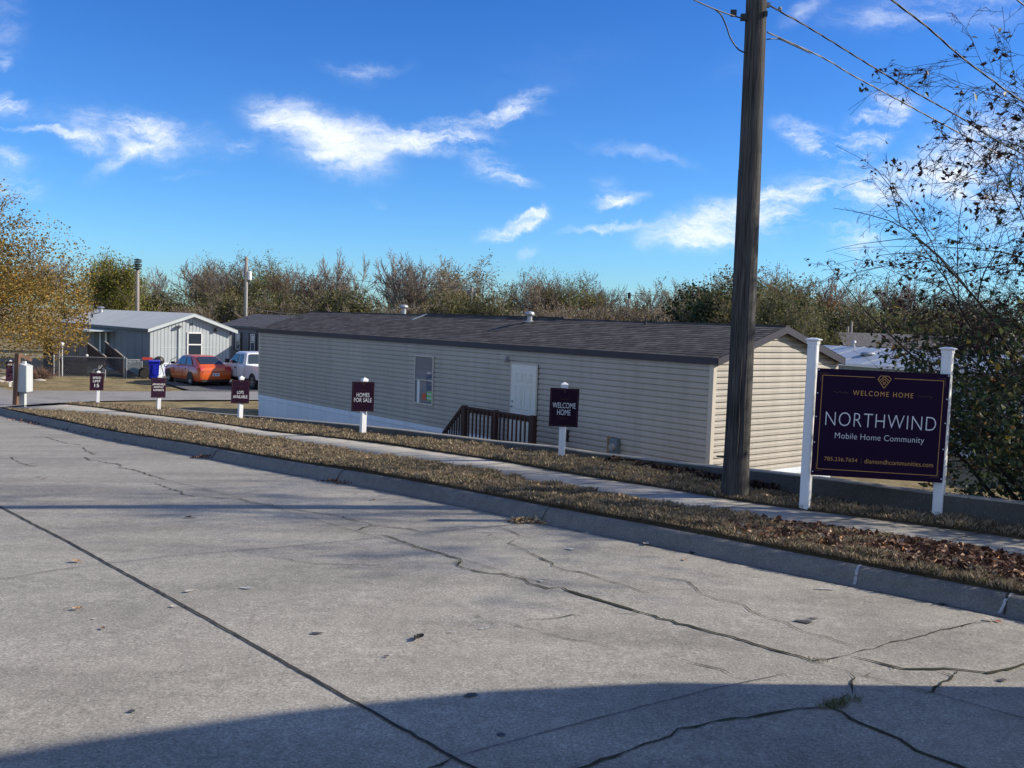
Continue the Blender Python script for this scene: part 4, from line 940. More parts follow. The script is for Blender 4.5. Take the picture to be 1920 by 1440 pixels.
mb.lathe((-.09,y,z),[(.004,-.032),(.026,-.025),(.03,0),(.022,.018),(.012,.03),(.012,.045)],12,axis='x'); mb.lathe((-.06,y,z+.13),[(.022,-.02),(.026,.0),(.026,.02)],12,axis='x'); mb.build('door_handle',M['steel'],door)
mb=MB(); t=.05; mb.box(-.038,.0,dy0-t,dy0,dz0-.02,dz1+t); mb.box(-.038,.0,dy1,dy1+t,dz0-.02,dz1+t); mb.box(-.038,.0,dy0,dy1,dz1,dz1+t); mb.build('door_frame',M['sidingtrim'],door)
mb=MB()
for yy in (dy0-t-.012,dy1+t): mb.box(-.03,.0,yy,yy+.012,dz0,dz1+t)
mb.build('frame_gap',M['seamline'],door)
# window with blind, cards in the corner
a=hit(hs,779,664,0,-.02); b=hit(hs,812,760,0,-.02); wy0,wy1=b.y,a.y; wz1=a.z-.01; wz0=hit(hs,777,756,0,-.02).z
mb=MB(); t=.045; mb.box(-.05,.0,wy0,wy0+t,wz0,wz1); mb.box(-.05,.0,wy1-t,wy1,wz0,wz1); mb.box(-.05,.0,wy0+t,wy1-t,wz0,wz0+t); mb.box(-.05,.0,wy0+t,wy1-t,wz1-t,wz1); zm=(wz0+wz1)/2-.02; mb.box(-.044,.0,wy0+t,wy1-t,zm,zm+.03)
win=mb.build('window',M['sidingtrim'],hs,bevel=.003)
addstreak(M['siding'],.55); addstreak(M['skirt'],.5); addstreak(M['vinyl_white'],.25)
M['winglass']=glass('window_reflecting_glass',(.12,.16,.21),.03)
mb=MB(); mb.box(-.024,-.018,wy0+t,wy1-t,wz0+t,zm); mb.box(-.032,-.026,wy0+t,wy1-t,zm+.03,wz1-t); mb.build('pane',M['winglass'],win)
mb=MB(); mb.box(-.029,-.026,wy1-t-.22,wy1-t-.10,wz0+t,zm+.13-.1); mb.build('white_strip',M['white'],win)  # plain white strip over the lower pane
mb=MB(); mb.box(-.030,-.027,wy0+t+.02,wy0+t+.26,wz0+.14,wz0+.38,0); cg=mb.build('for_sale_card',M['green'],win)
mb=MB()
for k,(txt,zc) in enumerate((('FOR',.31),('SALE',.20))):
    V,Fs=text_mesh(txt,.04); xs=[v[0] for v in V]; ys=[v[1] for v in V]; x0,x1,y0,y1=min(xs),max(xs),min(ys),max(ys)
    mb.add([(-.0315,wy0+t+.24-(v[0]-x0)/(x1-x0)*.20,wz0+zc-.03+(v[1]-y0)/(y1-y0)*.075) for v in V],Fs)
mb.build('card_lettering',M['ink'],win)
mb=MB(); mb.box(-.030,-.027,wy0+t+.30,wy0+t+.50,wz0+.15,wz0+.33); mb.build('orange_card',M['orangecard'],win)
# porch light
a=hit(hs,951,671,0,-.03); mb=MB(); mb.box(-.04,.0,a.y-.07,a.y+.07,a.z-.09,a.z+.05); mb.box(-.10,-.04,a.y-.03,a.y+.03,a.z+.0,a.z+.04); mb.lathe((-.11,a.y,a.z-.05),[(.045,-.05),(.055,.02),(.02,.06)],8); mb.bar((-.08,a.y,a.z+.03),(-.13,a.y+.11,a.z+.09),.02); mb.build('porch_light',M['steel'],hs)
a=hit(hs,1064,806,0,-.03); b=hit(hs,1064,828,0,-.03); mb=MB(); mb.box(-.03,.0,a.y-.04,a.y+.04,b.z,a.z); mb.build('black_vent_cover',M['black'],hs)
# electric meter
a=hit(hs,1140,818,0,-.03); b=hit(hs,1162,850,0,-.03)
mb=MB(); mb.box(-.05,-.016,a.y-.16,a.y+.0,b.z-.2,a.z); mt=mb.build('meter_board',M['plank'],hs)
mb=MB(); mb.box(-.14,-.018,b.y-.0,a.y-.16,b.z-.1,a.z-.02); M['meter']=pbr('meter_box_blue_grey',(.16,.21,.24),.5,.1,5.); mt=mb.build('electric_meter',M['meter'],hs,bevel=.006)
mb=MB(); mb.lathe((-.2,(b.y+a.y)/2-.1,(a.z+b.z)/2-.03),[(.075,-.03),(.09,.0),(.09,.07)],18,axis='x'); mb.build('meter_dial',M['steel'],mt)
# roof vents (stand on the slope, part of the home)
def vent(root,px,py,xl,r,h,cap,mat,z_of,name='roof_vent',capm=None):
    a=hit(root,px,py,0,xl); z0=z_of(xl)
    mb=MB(); mb.lathe((xl,a.y,z0),[(r*1.9,-.02),(r*1.9,.01),(r,.04),(r,h)],14)
    o=mb.build(name,M[mat],root)
    mb=MB()
    if cap: mb.lathe((xl,a.y,z0+h),[(r*1.75,-.03),(r*1.95,.01),(r*1.6,.06),(r*.6,.09)],14)
    else: mb.lathe((xl,a.y,z0+h),[(r*.95,0),(r*.95,.02)],10)
    mb.build('vent_cap',M[capm or mat],o)
rz=lambda x:zt+fas+rise*(1-abs(x-HW/2)/(HW/2))
vent(hs,993,604,HW/2-.35,.07,.20,True,'steel',rz); vent(hs,757,586,HW/2+.6,.08,.42,True,'steel',rz); vent(hs,1210,612,HW/2-.25,.025,.14,False,'black',rz,'vent_pipe')
mb=MB(); a=hit(hs,790,603,0,HW/2-.2)   # raised seam where the two roof halves meet
mb.bar((HW/2-.6,a.y-.05,rz(HW/2-.6)+.01),(HW/2-.02,a.y,rz(HW/2)+.015),.09,.02); mb.build('roof_flashing',M['meter'],hs)
mb=MB(); mb.box(HW/2-.06,HW/2+.1,a.y-6.6,a.y-.2,rz(HW/2)+.0,rz(HW/2)+.045); mb.build('ridge_vent',M['black'],hs)
# ---- porch steps and railing in front of the door (own thing)
px0=-1.25
a=hit(hs,868,770,0,px0); b=hit(hs,1003,772,0,px0)
fl=zb+.0; top_r=(a.z+b.z)/2
dk=empty('porch_railing',tuple(hs.matrix_world@Vector((px0,b.y,0))),RA,'dark red brown wooden porch with baluster railing below the white door','porch')
ya=a.y-b.y; # local: y 0..ya ; x 0..1.2
mb=MB(); mb.box(0,1.2,0,ya,fl-.05,fl)
for i in range(5): mb.box(.1,1.2,ya+.28*i,ya+.28*(i+1),fl-.25-.2*i,fl-.2-.2*i)
mb.build('porch_floor',M['deck'],dk)
posts=[.06,ya*.52,ya-.06]
for k,y in enumerate(posts):
    mb=MB(); w=.055 if k!=1 else .05; mb.box(-w,w,y-w-.02*(k!=1),y+w+.02*(k!=1),0,top_r+.02)
    mb.build('railing_post',M['deck'],dk,bevel=.004)
mb=MB(); mb.box(-.045,.045,0,ya,top_r-.04,top_r+.0); mb.box(-.02,.02,.05,ya-.05,top_r-.14,top_r-.05); mb.box(-.02,.02,.05,ya-.05,fl+.02,fl+.11)
ys=np.linspace(.14,ya-.14,17)
for y in ys:
    if min(abs(y-p) for p in posts)>.07: mb.box(-.045,-.018,y-.02,y+.02,fl-.02,top_r-.03)
mb.build('railing',M['deck'],dk)
c=hit(hs,832,812,0,px0); dyy=c.y-b.y; dz_=c.z
mb=MB(); mb.bar((0,ya,top_r-.03),(0,dyy,dz_),.09,.06); mb.bar((0,ya,fl+.0),(0,dyy,dz_-.75),.05,.1)
for k in range(1,8):
    t=k/8; y=ya+(dyy-ya)*t; z=top_r-.05+(dz_-top_r)*t; mb.box(-.045,-.018,y-.02,y+.02,z-.8,z)
mb.build('stair_railing',M['deck'],dk)
mb=MB()
for y in (.06,ya*.5,ya-.06):
    mb.box(1.1,1.19,y-.045,y+.045,0,fl)
mb.box(-.03,.03,.05,.12,0,fl); mb.build('support_leg',M['deck'],dk)
# ---- silver-roofed white mobile home at the left
c0=atD(281,616,54.0); zg=-3.86
wh=empty('mobile_home',(c0[0],c0[1],zg),RA,'white mobile home with silver metal roof and a dark square window in its ribbed gable','mobile home')
bpy.context.view_layer.update()
W=4.75; Lh=17.5; ze=c0[2]-zg; pk=atD(361,590,55.5)[2]-zg; 
mb=MB(); ribs(mb,'y',0,W,.75,ze+.02,0,.20,.03)
# gable triangle in ribs
s=0; P=[]
while s<W:
    for ds,o in ((0,0),(.03,.03),(.17,.03),(.1999,0)):
        if s+ds<=W: P.append((s+ds,o))
    s+=.2
vs=[]
for q,o in P:
    zz_=ze+(pk-ze)*(1-abs(q-W/2)/(W/2)); vs+=[(q,-o,ze+.02),(q,-o,max(ze+.02,zz_))]
mb.add(vs,[(2*i,2*i+2,2*i+3,2*i+1) for i in range(len(P)-1)])
gw=mb.build('gable_wall',M['metalwhite'],wh)
mb=MB(); mb.box(0.0,W,.02,Lh,.0,ze); 
vs=[(0,Lh,ze),(W,Lh,ze),(W/2,Lh,pk)]; mb.add(vs,[(0,1,2)]); mb.build('side_wall',M['metalshade'],wh)
mb=MB()
for y in np.arange(1.2,Lh,1.22): mb.box(-.012,0,y,y+.03,.6,ze)
mb.box(-.02,0,0,Lh,ze-.3,ze-.22); mb.build('wall_batten',M['metalshade'],wh)
mb=MB(); e=.22
for s_ in (0,1):
    xa=-e if s_==0 else W+e; za=ze-.02
    n=int((Lh+.6)/.4)
    for i in range(n):
        y=-.35+i*(Lh+.6)/n; y2=y+(Lh+.6)/n; mb.add([(xa,y,za),(xa,y2,za),(W/2,y2,pk+.06),(W/2,y,pk+.06)],[(0,1,2,3) if s_ else (3,2,1,0)]); mb.bar((xa,y,za+.015),(W/2,y,pk+.075),.03,.03)
mb.build('roof',M['metalroof'],wh)
mb=MB(); M['fas2']=pbr('pale_trim',(.52,.57,.58),.5,.05,2.)
for s_ in (0,1):
    xa=-e if s_==0 else W+e; za=ze-.03; th=.17
    mb.add([(xa,-.36,za-th),(xa,-.36,za),(W/2,-.36,pk+.05),(W/2,-.36,pk+.05-th),(xa,-.33,za-th),(xa,-.33,za),(W/2,-.33,pk+.05),(W/2,-.33,pk+.05-th)],[(0,1,2,3),(7,6,5,4),(0,4,5,1),(1,5,6,2),(3,2,6,7)])
    mb.add([(xa,-.33,za-.1),(W/2,-.33,pk-.06),(W/2,.0,pk-.06),(xa,.0,za-.1)],[(0,1,2,3)])
mb.build('rake_board',M['fas2'],wh)
mb=MB(); mb.box(-e-.02,-e+.02,-.33,Lh+.2,ze-.16,ze-.03); mb.build('gutter',M['black'],wh)
mb=MB(); a=hit(wh,351,623,1,-.05); b=hit(wh,379,669,1,-.05); t=.07; x0,x1,z0,z1=a.x,b.x,b.z,a.z; zm=(z0+z1)/2
for q in [(x0,x0+t,z0,z1),(x1-t,x1,z0,z1),(x0,x1,z0,z0+t),(x0,x1,z1-t,z1),(x0,x1,zm-.035,zm+.035)]: mb.box(q[0],q[1],-.075,-.03,q[2],q[3])
w=mb.build('window',M['white'],wh); mb=MB(); mb.box(x0+.02,x1-.02,-.05,-.03,z0+.02,z1-.02); mb.build('pane',M['pane'],w)
mb=MB(); a=hit(wh,335,612,1,-.03); b=hit(wh,334,712,1,-.03); mb.tube([(a.x,-.07,a.z),(b.x,-.07,.2)],.035,6); mb.build('downspout',M['fas2'],wh)
mb=MB(); mb.lathe((a.x+.03,-.16,a.z+.02),[(.17,-.05),(.19,.0),(.12,.05)],10); mb.bar((a.x,-.02,a.z),(a.x,-.3,a.z+.03),.04); mb.build('flood_light',M['steel'],wh)
a=hit(wh,403,619,1,-.03); mb=MB(); mb.lathe((a.x,-.15,a.z),[(.09,-.08),(.11,.05),(.05,.1)],10); mb.bar((a.x,0,a.z),(a.x,-.15,a.z-.05),.05); mb.build('flood_light',M['black'],wh)
a=hit(wh,359,608,1,-.03); mb=MB(); mb.box(a.x-.07,a.x+.07,-.06,-.02,a.z-.06,a.z+.06); mb.build('gable_vent',M['black'],wh)
mb=MB(); ribs(mb,'y',0,W,.02,.75,-.01,.2,.02); mb.box(0,W,-.05,-.01,.72,.80); mb.build('skirting',M['skirt'],wh)
mb=MB(); mb.box(.6,W-.9,-.045,-.0305,1.63,1.66); mb.build('trim_line',M['fas2'],wh)
rzz=lambda x:ze+(pk-ze)*(1-abs(x-W/2)/(W/2))+.03
vent(wh,189,583,W/2-.5,.13,.35,True,'steel',rzz); vent(wh,173,590,W/2-1.5,.06,.28,False,'black',rzz,'vent_pipe')
# awning and entry on the shaded side
mb=MB(); a=hit(wh,207,608,0,-.3); b=hit(wh,128,603,0,-.3); mb.box(-1.6,0,a.y,b.y,ze-.36,ze-.30); mb.box(-1.63,-1.58,a.y,b.y,ze-.40,ze-.27); aw=mb.build('awning',M['fas2'],wh)
a=hit(wh,204,640,0,-.02); b=hit(wh,176,640,0,-.02)
mb=MB(); mb.box(-.03,0,a.y,a.y+.15,.8,ze-.32); mb.box(-.03,0,a.y+.6,b.y,.8,ze-.32); mb.build('entry_recess',M['black'],wh)
mb=MB(); mb.box(-.06,-.031,a.y+.25,a.y+.62,1.25,ze-.45); mb.box(-.06,-.031,a.y+1.45,a.y+1.75,1.0,ze-.5); mb.build('entry_door',M['white'],wh)
mb=MB(); q=hit(wh,148,627,0,-.02); mb.box(-.03,0,q.y-.25,q.y+.25,q.z-.4,q.z+.35); mb.build('side_window',M['pane'],wh)
# ---- grey home with dark shutters
p0=atD(433,613,62.0); c=p0-9.0*np.array(A_); 
gh=empty('mobile_home',(c[0],c[1],-3.87),RA,'grey sided mobile home with black shutters behind the white pickup truck','mobile home')
bpy.context.view_layer.update(); z1=p0[2]+3.87; Lg=10.2; Wg=4.4
mb=MB(); rr=random.Random(2); siding(mb,'x',0,Lg,.7,z1,0,.15,None,0,None,None,rr); mb.build('long_wall',M['houseg'],gh)
mb=MB(); mb.box(.02,Wg,.0,Lg,.7,z1); mb.box(0.01,Wg,0,Lg,0,.7); mb.add([(0,0,z1),(Wg,0,z1),(Wg/2,0,z1+.8)],[(0,1,2)]); mb.add([(0,Lg,z1),(Wg,Lg,z1),(Wg/2,Lg,z1+.8)],[(2,1,0)]); mb.build('back_walls',M['houseg'],gh)
mb=MB(); roof_slope(mb,-.25,z1+.1,Wg/2,z1+.86,-.2,Lg+.2,.16); roof_slope(mb,Wg+.25,z1+.1,Wg/2,z1+.86,-.2,Lg+.2,.16); mb.build('roof',M['shingle2'],gh)
mb=MB(); mb.box(-.25,-.22,-.2,Lg+.2,z1-.03,z1+.10); mb.build('eave_fascia',M['fascia'],gh)
for (xa,xb,ya,yb) in ((442,450,624,655.5),(470,478,626,660)):
    a=hit(gh,xa,ya,0,-.03); b=hit(gh,xb,yb,0,-.03); y0,y1=b.y,a.y; t=.05
    mb=MB()
    for q in [(y0,y0+t,b.z,a.z),(y1-t,y1,b.z,a.z),(y0,y1,b.z,b.z+t),(y0,y1,a.z-t,a.z),(y0,y1,(a.z+b.z)/2,(a.z+b.z)/2+.05)]: mb.box(-.06,-.01,q[0],q[1],q[2],q[3])
    w=mb.build('window',M['white'],gh); mb=MB(); mb.box(-.04,-.018,y0+.02,y1-.02,b.z,a.z); mb.build('pane',M['winglass'],w)
    mb=MB(); mb.box(-.045,-.041,y0+.1,y1-.12,(a.z+b.z)/2+.1,a.z-.1); mb.build('curtain',M['white'],w)
    for y in (y0-.27,y1+.02):
        mb=MB(); mb.box(-.05,-.014,y,y+.25,b.z-.05,a.z+.05)
        for k in range(12): z=b.z+(a.z-b.z)*k/12; mb.box(-.058,-.05,y+.03,y+.22,z,z+.05)
        mb.build('shutter',M['black'],gh)
vent(gh,464,604,1.2,.05,.2,False,'black',lambda x:z1+.1+.3,'vent_pipe')
# ---- white-roofed home at right behind the sign
dirx=np.array([.436,.90]); 
pR=atD(1800,890,27.0); an=math.atan2(.436,.90)   # local +y -> (-.9,.436)
base=np.array([pR[0],pR[1]])-5.0*np.array([-.90,.436])
rh=empty('mobile_home',(base[0],base[1],-3.85),math.atan2(.436,.90),'white roofed mobile home half hidden by the leafy tree at right','mobile home')
bpy.context.view_layer.update(); zq=hit(rh,1600,685,0,0).z; Lr=16.5; Wr=4.6
mb=MB(); ribs(mb,'x',0,Lr,.75,zq,0,.3,.02); mb.build('long_wall',M['tealshade'],rh)
mb=MB(); mb.box(.03,Wr,0,Lr,0,zq); mb.add([(0,0,zq),(Wr,0,zq),(Wr/2,0,zq+.5)],[(0,1,2)]); mb.add([(0,Lr,zq),(Wr,Lr,zq),(Wr/2,Lr,zq+.5)],[(2,1,0)]); mb.build('back_walls',M['tealshade'],rh)
mb=MB(); ribs(mb,'x',0,Lr,0,.74,-.01,.28,.02); mb.build('skirting',M['skirt'],rh)
mb=MB(); 
for s_ in (0,1):
    xa=-.3 if s_==0 else Wr+.3; mb.add([(xa,-.3,zq+.06),(xa,Lr+.2,zq+.06),(Wr/2,Lr+.2,zq+.62),(Wr/2,-.3,zq+.62)],[(3,2,1,0) if s_==0 else (0,1,2,3)])
    for y in np.arange(-.2,Lr,1.2): mb.bar((xa,y,zq+.072),(Wr/2,y,zq+.632),.03,.022)
mb.build('roof',M['whiteroof'],rh)
mb=MB(); mb.box(-.34,-.30,-.3,Lr+.2,zq-.02,zq+.09); mb.box(-.30,.0,-.3,Lr+.2,zq-.01,zq+.0); mb.build('eave_fascia',M['white'],rh)
vent(rh,1627,669,1.1,.14,.1,True,'steel',lambda x:zq+.3); vent(rh,1601,634,Wr/2,.05,.16,True,'steel',lambda x:zq+.62); 
# ---- low grey roofed home far right
g2=empty('mobile_home',tuple(vec(np.append(atD(1590,640,62)[:2],-3.87))),math.radians(-8),'low dark grey roof of a far home just above the white roof','mobile home')
mb=MB(); mb.box(0,26,0,4.5,0,2.95); mb.build('walls',M['houseg'],g2); mb=MB(); mb.add([(-.3,-.3,2.9),(26.3,-.3,2.9),(26.3,2.25,3.75),(-.3,2.25,3.75),(-.3,4.8,2.9),(26.3,4.8,2.9)],[(0,1,2,3),(3,2,5,4)]); mb.add([(0,0,2.9),(0,4.5,2.9),(0,2.25,3.7)],[(2,1,0)]); mb.build('roof',M['shingle2'],g2)
# ------------------------------------------------------------------ FENCE, DECK, BIN AND YARD THINGS
def gp(px,D): q=atD(px,700,D); return np.array([q[0],q[1],ter(q[0],q[1])])
def chain(name,pa,pb,h,label,group=None,nposts=2,pitch=.10,top=True,wire=.0045):
    a=vec(pa);b=vec(pb); r=empty(name,a,0,label,'fence',group); d=b-a; Ln=d.length; 
    for k in range(nposts):
        t=k/(nposts-1); p=d*t; mb=MB(); mb.tube([p+Vector((0,0,-.1)),p+Vector((0,0,h+.04))],.03,8); mb.lathe(tuple(p+Vector((0,0,h+.05))),[(.036,-.02),(.03,.02),(.008,.05)],8); mb.build('fence_post',M['steel'],r)
    mb=MB(); mb.tube([Vector((0,0,h)),d+Vector((0,0,h))],.02,6); mb.build('top_rail',M['steel'],r)
    mb=MB(); e=d.normalized(); up=Vector((0,0,1)); n=int((Ln+h)/pitch)
    for k in range(n):
        s=k*pitch
        for sg in (1,-1):
            # line s'=s-z (sg=1) or s'=s-h+z
            s0,z0,s1,z1=(s,0,s-h,h) if sg==1 else (s-h,0,s,h)
            t0,t1=0.,1.
            ds=s1-s0
            for lim,lo in ((0,True),(Ln,False)):
                v0=s0-lim;v1=s1-lim
                if not lo: v0,v1=-v0,-v1
                if v0<0 and v1<0: t0,t1=1,0;break
                if v0<0: t0=max(t0,-v0/(v1-v0))
                elif v1<0: t1=min(t1,v0/(v0-v1))
            if t1-t0>.02:
                A=e*(s0+ds*t0)+up*(z0+(z1-z0)*t0); B=e*(s0+ds*t1)+up*(z0+(z1-z0)*t1); mb.tube([A,B],wire/2*1.3,3,cap=False)
    mb.build('wire_mesh',M['steel'],r); return r
Df=52.2
f1=chain('chain_link_fence',gp(101,Df),gp(233,Df+.4),1.10,'chain link fence panel in front of the dark porch and ramp',nposts=2)
f2=chain('chain_link_fence',gp(-60,Df-.4),gp(101,Df-.02),1.10,'chain link fence run at far left under the yellow tree',nposts=4)
g=chain('fence_gate',gp(237,Df+.4),gp(266,Df+1.0),1.02,'small chain link gate with a white name plate between fence and blue bin',nposts=2)
mb=MB(); q=vec(gp(266,Df+1.0)-gp(237,Df+.4)); 
for i in range(9):
    t=.12+i*.088; c=q*t+Vector((0,-.04,.93)); hh=.035+.02*((i*7)%3)/2
    if i not in (3,6): mb.box(c.x-.035,c.x+.03,c.y-.01,c.y,c.z-hh,c.z+hh*.6)
mb.box(q.x*.1,q.x*.9,-.05,-.046,.90,.925); mb.build('name_plate',M['white'],g)
# ramp, deck
p=gp(118,54.5)
dkk=empty('porch_deck',tuple(p),RA,'dark wooden porch deck with pale balusters and a sloping ramp beside the white home','deck')
bpy.context.view_layer.update()
def at_local(root,px,py,D): return root.matrix_world.inverted()@vec(atD(px,py,D))
a=at_local(dkk,118,643,54.2); b=at_local(dkk,163,642,54.2); lo=at_local(dkk,118,668,54.2)
# the deck front runs square to the picture; work in world aligned coordinates instead
dkk.rotation_euler=(0,0,0); bpy.context.view_layer.update()
a=at_local(dkk,118,642,54.2); b=at_local(dkk,163,643,54.2); lo=at_local(dkk,118,669,54.2)
mb=MB(); mb.box(a.x,b.x,a.y,a.y+1.6,lo.z-.15,lo.z); mb.box(a.x,b.x,a.y+.05,a.y+.1,0,lo.z-.15); mb.build('deck_floor',M['deckdark'],dkk)
mb=MB(); mb.bar((a.x,a.y,a.z),(b.x,b.y,b.z),.08,.06)
n=13
for k in range(n+1):
    x=a.x+(b.x-a.x)*k/n; mb.box(x-.03,x+.03,a.y-.02,a.y+.02,lo.z-.2,a.z)
mb.build('railing',M['deckpale'],dkk)
for (q0,q1,w,nm) in (((163,643),(199,670),.95,1),((197,641),(231,669),.75,2)):
    s=at_local(dkk,*q0,54.3); e_=at_local(dkk,*q1,53.4)
    mb=MB(); mb.add([(s.x,s.y,s.z),(e_.x,e_.y,e_.z),(e_.x,e_.y,max(0,e_.z-w-.3)),(s.x,s.y,s.z-w-.3),(s.x,s.y+.06,s.z),(e_.x,e_.y+.06,e_.z),(e_.x,e_.y+.06,max(0,e_.z-w-.3)),(s.x,s.y+.06,s.z-w-.3)],[(0,1,2,3),(7,6,5,4),(0,4,5,1),(3,2,6,7),(0,3,7,4),(1,5,6,2)]); rp=mb.build('ramp_side',M['deckdark'],dkk)
    mb=MB(); mb.bar(s+Vector((0,-.02,.03)),e_+Vector((0,-.02,.03)),.09,.05); mb.build('hand_rail',M['deckpale'],rp)
mb=MB(); s=at_local(dkk,163,668,54.6); e_=at_local(dkk,232,703,53.6); mb.add([(s.x,s.y,s.z),(e_.x,e_.y,max(.02,e_.z)),(e_.x+.2,e_.y+1.2,max(.02,e_.z)),(s.x+.2,s.y+1.2,s.z)],[(0,1,2,3)]); mb.build('ramp_floor',M['deckdark'],dkk)
q=at_local(dkk,150,650,53.9)
mb=MB(); mb.box(q.x-.45,q.x+.45,q.y+.5,q.y+.9,q.z-.05,q.z)
for dx in (-.35,.35): mb.bar((q.x+dx,q.y+.6,q.z),(q.x+dx*1.4,q.y+.6,lo.z),.04)
ta=mb.build('porch_table',M['black']); ta.location=tuple(p); tag(ta,'small dark table standing behind the pale porch balusters','table')
# dark cabinet at deck end
p=gp(92,53.4); D=float(p[1]); k=D/F
sh=empty('garden_cabinet',tuple(p),0,'dark brown upright wooden cabinet at the left end of the porch','cabinet')
mb=MB(); mb.box(-11*k,11*k,0,.7,.0,.95); mb.build('plinth',M['black'],sh); mb=MB(); mb.box(-11*k,9*k,.0,.65,.95,67*k); mb.build('cupboard',M['deck'],sh,bevel=.01); mb=MB(); mb.box(-12*k,10*k,-.04,.7,67*k,69*k); mb.build('lid',M['black'],sh)
for i,(px,py) in enumerate(((103,647),(117,646))):
    q=atD(px,py,53.0); zb_=ter(q[0],q[1]); r=empty('garden_lantern',(q[0],q[1],zb_),0,('left' if i==0 else 'right')+' one of two round white lamps on posts beside the porch railing','garden lamp','lamps beside the porch railing')
    mb=MB(); mb.tube([(0,0,-.05),(0,0,q[2]-zb_)],.025,6); mb.build('lamp_post',M['black' if i==0 else 'white'],r); mb=MB(); mb.lathe((0,0,q[2]-zb_),[(.03,-.12),(.11,-.06),(.12,.03),(.05,.12)],10); mb.build('lamp_globe',M['white'],r)
# awning post with vine, solar light
q=gp(110,52.9); r=empty('awning_post',tuple(q),0,'thin pale post holding the far end of the porch awning','post'); mb=MB(); mb.box(-.04,.04,-.04,.04,-.05,2.75); mb.build('post_shaft',M['deckpale'],r)
q=gp(163,52.6); r=empty('garden_lantern',tuple(q),0,'slim solar light showing just above the chain link fence rail','garden lamp'); mb=MB(); mb.tube([(0,0,0),(0,0,1.1)],.012,5); mb.build('lamp_post',M['black'],r); mb=MB(); mb.lathe((0,0,1.14),[(.02,-.05),(.07,0),(.08,.06),(.03,.10)],8); mb.build('lamp_globe',M['white'],r)
# bent-tube frame above the speed sign
q=gp(185,50.8); r=empty('metal_frame',tuple(q),0,'galvanised bent tube frame rising behind the speed limit sign','frame'); k=50.8/F
mb=MB(); mb.tube([(-11*k,0,0),(-11*k,0,14*k),(-8*k,0,20*k),(-1*k,0,21*k),(1*k,0,27*k)],.03,6); mb.tube([(8*k,.3,0),(8*k,.3,19*k),(4*k,.3,21*k),(3*k,.3,0)],.03,6); mb.tube([(-12*k,0,12*k),(8*k,.3,14*k)],.03,6); mb.tube([(1*k,0,21*k),(5*k,.1,28*k)],.03,6); mb.build('bent_tube',M['steel'],r)
# brush pile and stones
SH=random.Random(9)
for (px,py,w,h,lab) in ((72,700,1.3,.75,'heap of dry red brown brush beside the pale grey cabinet'),):
    q=gnd(px,py+9); r=empty('dry_shrub',tuple(q),0,lab,'shrub'); mb=MB()
    for i in range(260):
        a=SH.uniform(0,6.28); e=SH.uniform(.15,1.2); l=SH.uniform(.3,1)*w*.7; o=Vector((SH.gauss(0,.3),SH.gauss(0,.2),0)); d=Vector((math.cos(a)*math.cos(e),math.sin(a)*math.cos(e),math.sin(e)))*l; m=o+d*.5+Vector((0,0,.1)); mb.tube([o,m,o+d],[.014,.01,.004],3)
    M['brush']=pbr('dry_brush',(.14,.085,.06),.9,.4,6.); mb.build('brush_stems',M['brush'],r)
for i,(px,py,s,lab) in enumerate(((73,714.5,.32,'flat pale stone beside the heap of dry brush'),(8,711,.36,'broad pale stone near the fence at the far left edge'),(16,717,.30,'pale stone nearest the lawn at the far left edge'),(1,717,.34,'pale stone cut by the left edge of the picture'),(89,709,.28,'dark stone at the foot of the fence'),(24,713,.2,'small pale stone behind the brown post'))):
    q=gnd(px,py); mb=MB(); pr_=[];n=10
    for j in range(6):
        t=j/5; pr_.append((s*math.sin(math.pi*(t*.85+.1)),s*.45*t))
    mb.lathe((0,0,-.03),pr_,n); mb.v=[(x*(1+.18*math.sin(3*x*9+i)),y*.6*(1+.15*math.sin(y*11)),z*(1+.2*math.sin(x*8+y*5))) for x,y,z in mb.v]
    o=mb.build('stone',M['rock'] if i!=4 else M['deckdark']); o.location=tuple(q); o.rotation_euler=(0,0,i*.7); tag(o,lab,'stone','stones along the front of the yard')
# blue wheeled bin
q=gnd(289,711); D=float(q[1]); 
bn=empty('wheeled_bin',tuple(q),math.radians(20),'bright blue wheeled bin standing between the gate and the orange sedan','bin')
mb=MB(); t=[(-.28,-.30),(.28,-.30),(.28,.28),(-.28,.28)]; b_=[(-.22,-.23),(.22,-.23),(.22,.20),(-.22,.20)]
mb.add([(x,y,.05) for x,y in b_]+[(x,y,.95) for x,y in t],[(3,2,1,0),(4,5,6,7),(0,1,5,4),(1,2,6,5),(2,3,7,6),(3,0,4,7)]); mb.box(-.10,.10,-.31,-.2,.25,.85); mb.box(-.3,.3,-.33,.3,.90,.955); mb.build('bin_body',M['bin'],bn,bevel=.02)
mb=MB(); mb.add([(-.31,-.36,.957),(.31,-.36,.957),(.31,.33,.957),(-.31,.33,.957),(-.28,-.30,1.01),(.28,-.30,1.01),(.28,.25,1.04),(-.28,.25,1.04)],[(3,2,1,0),(4,5,6,7),(0,1,5,4),(1,2,6,5),(2,3,7,6),(3,0,4,7)]); mb.build('bin_lid',M['bin'],bn,bevel=.015)
for s in (-1,1): mb=MB(); mb.lathe((s*.25,.25,.12),[(.12,-.03),(.12,.03)],14,axis='x'); mb.build('bin_wheel',M['rubber'],bn)
mb=MB(); mb.bar((-.25,.36,.93),(.25,.36,.93),.035); mb.build('bin_handle',M['bin'],bn)
q=gnd(272,709.5); tr=empty('garden_cart',tuple(q),math.radians(35),'red topped garden cart with a black tyre behind the blue bin','cart')
mb=MB(); mb.box(-.05,.75,.3,.8,.35,.7); mb.build('cart_bed',M['black'],tr); mb=MB(); mb.box(-.12,.42,.1,.18,1.0,1.15); mb.build('red_board',M['redpaint'],tr)
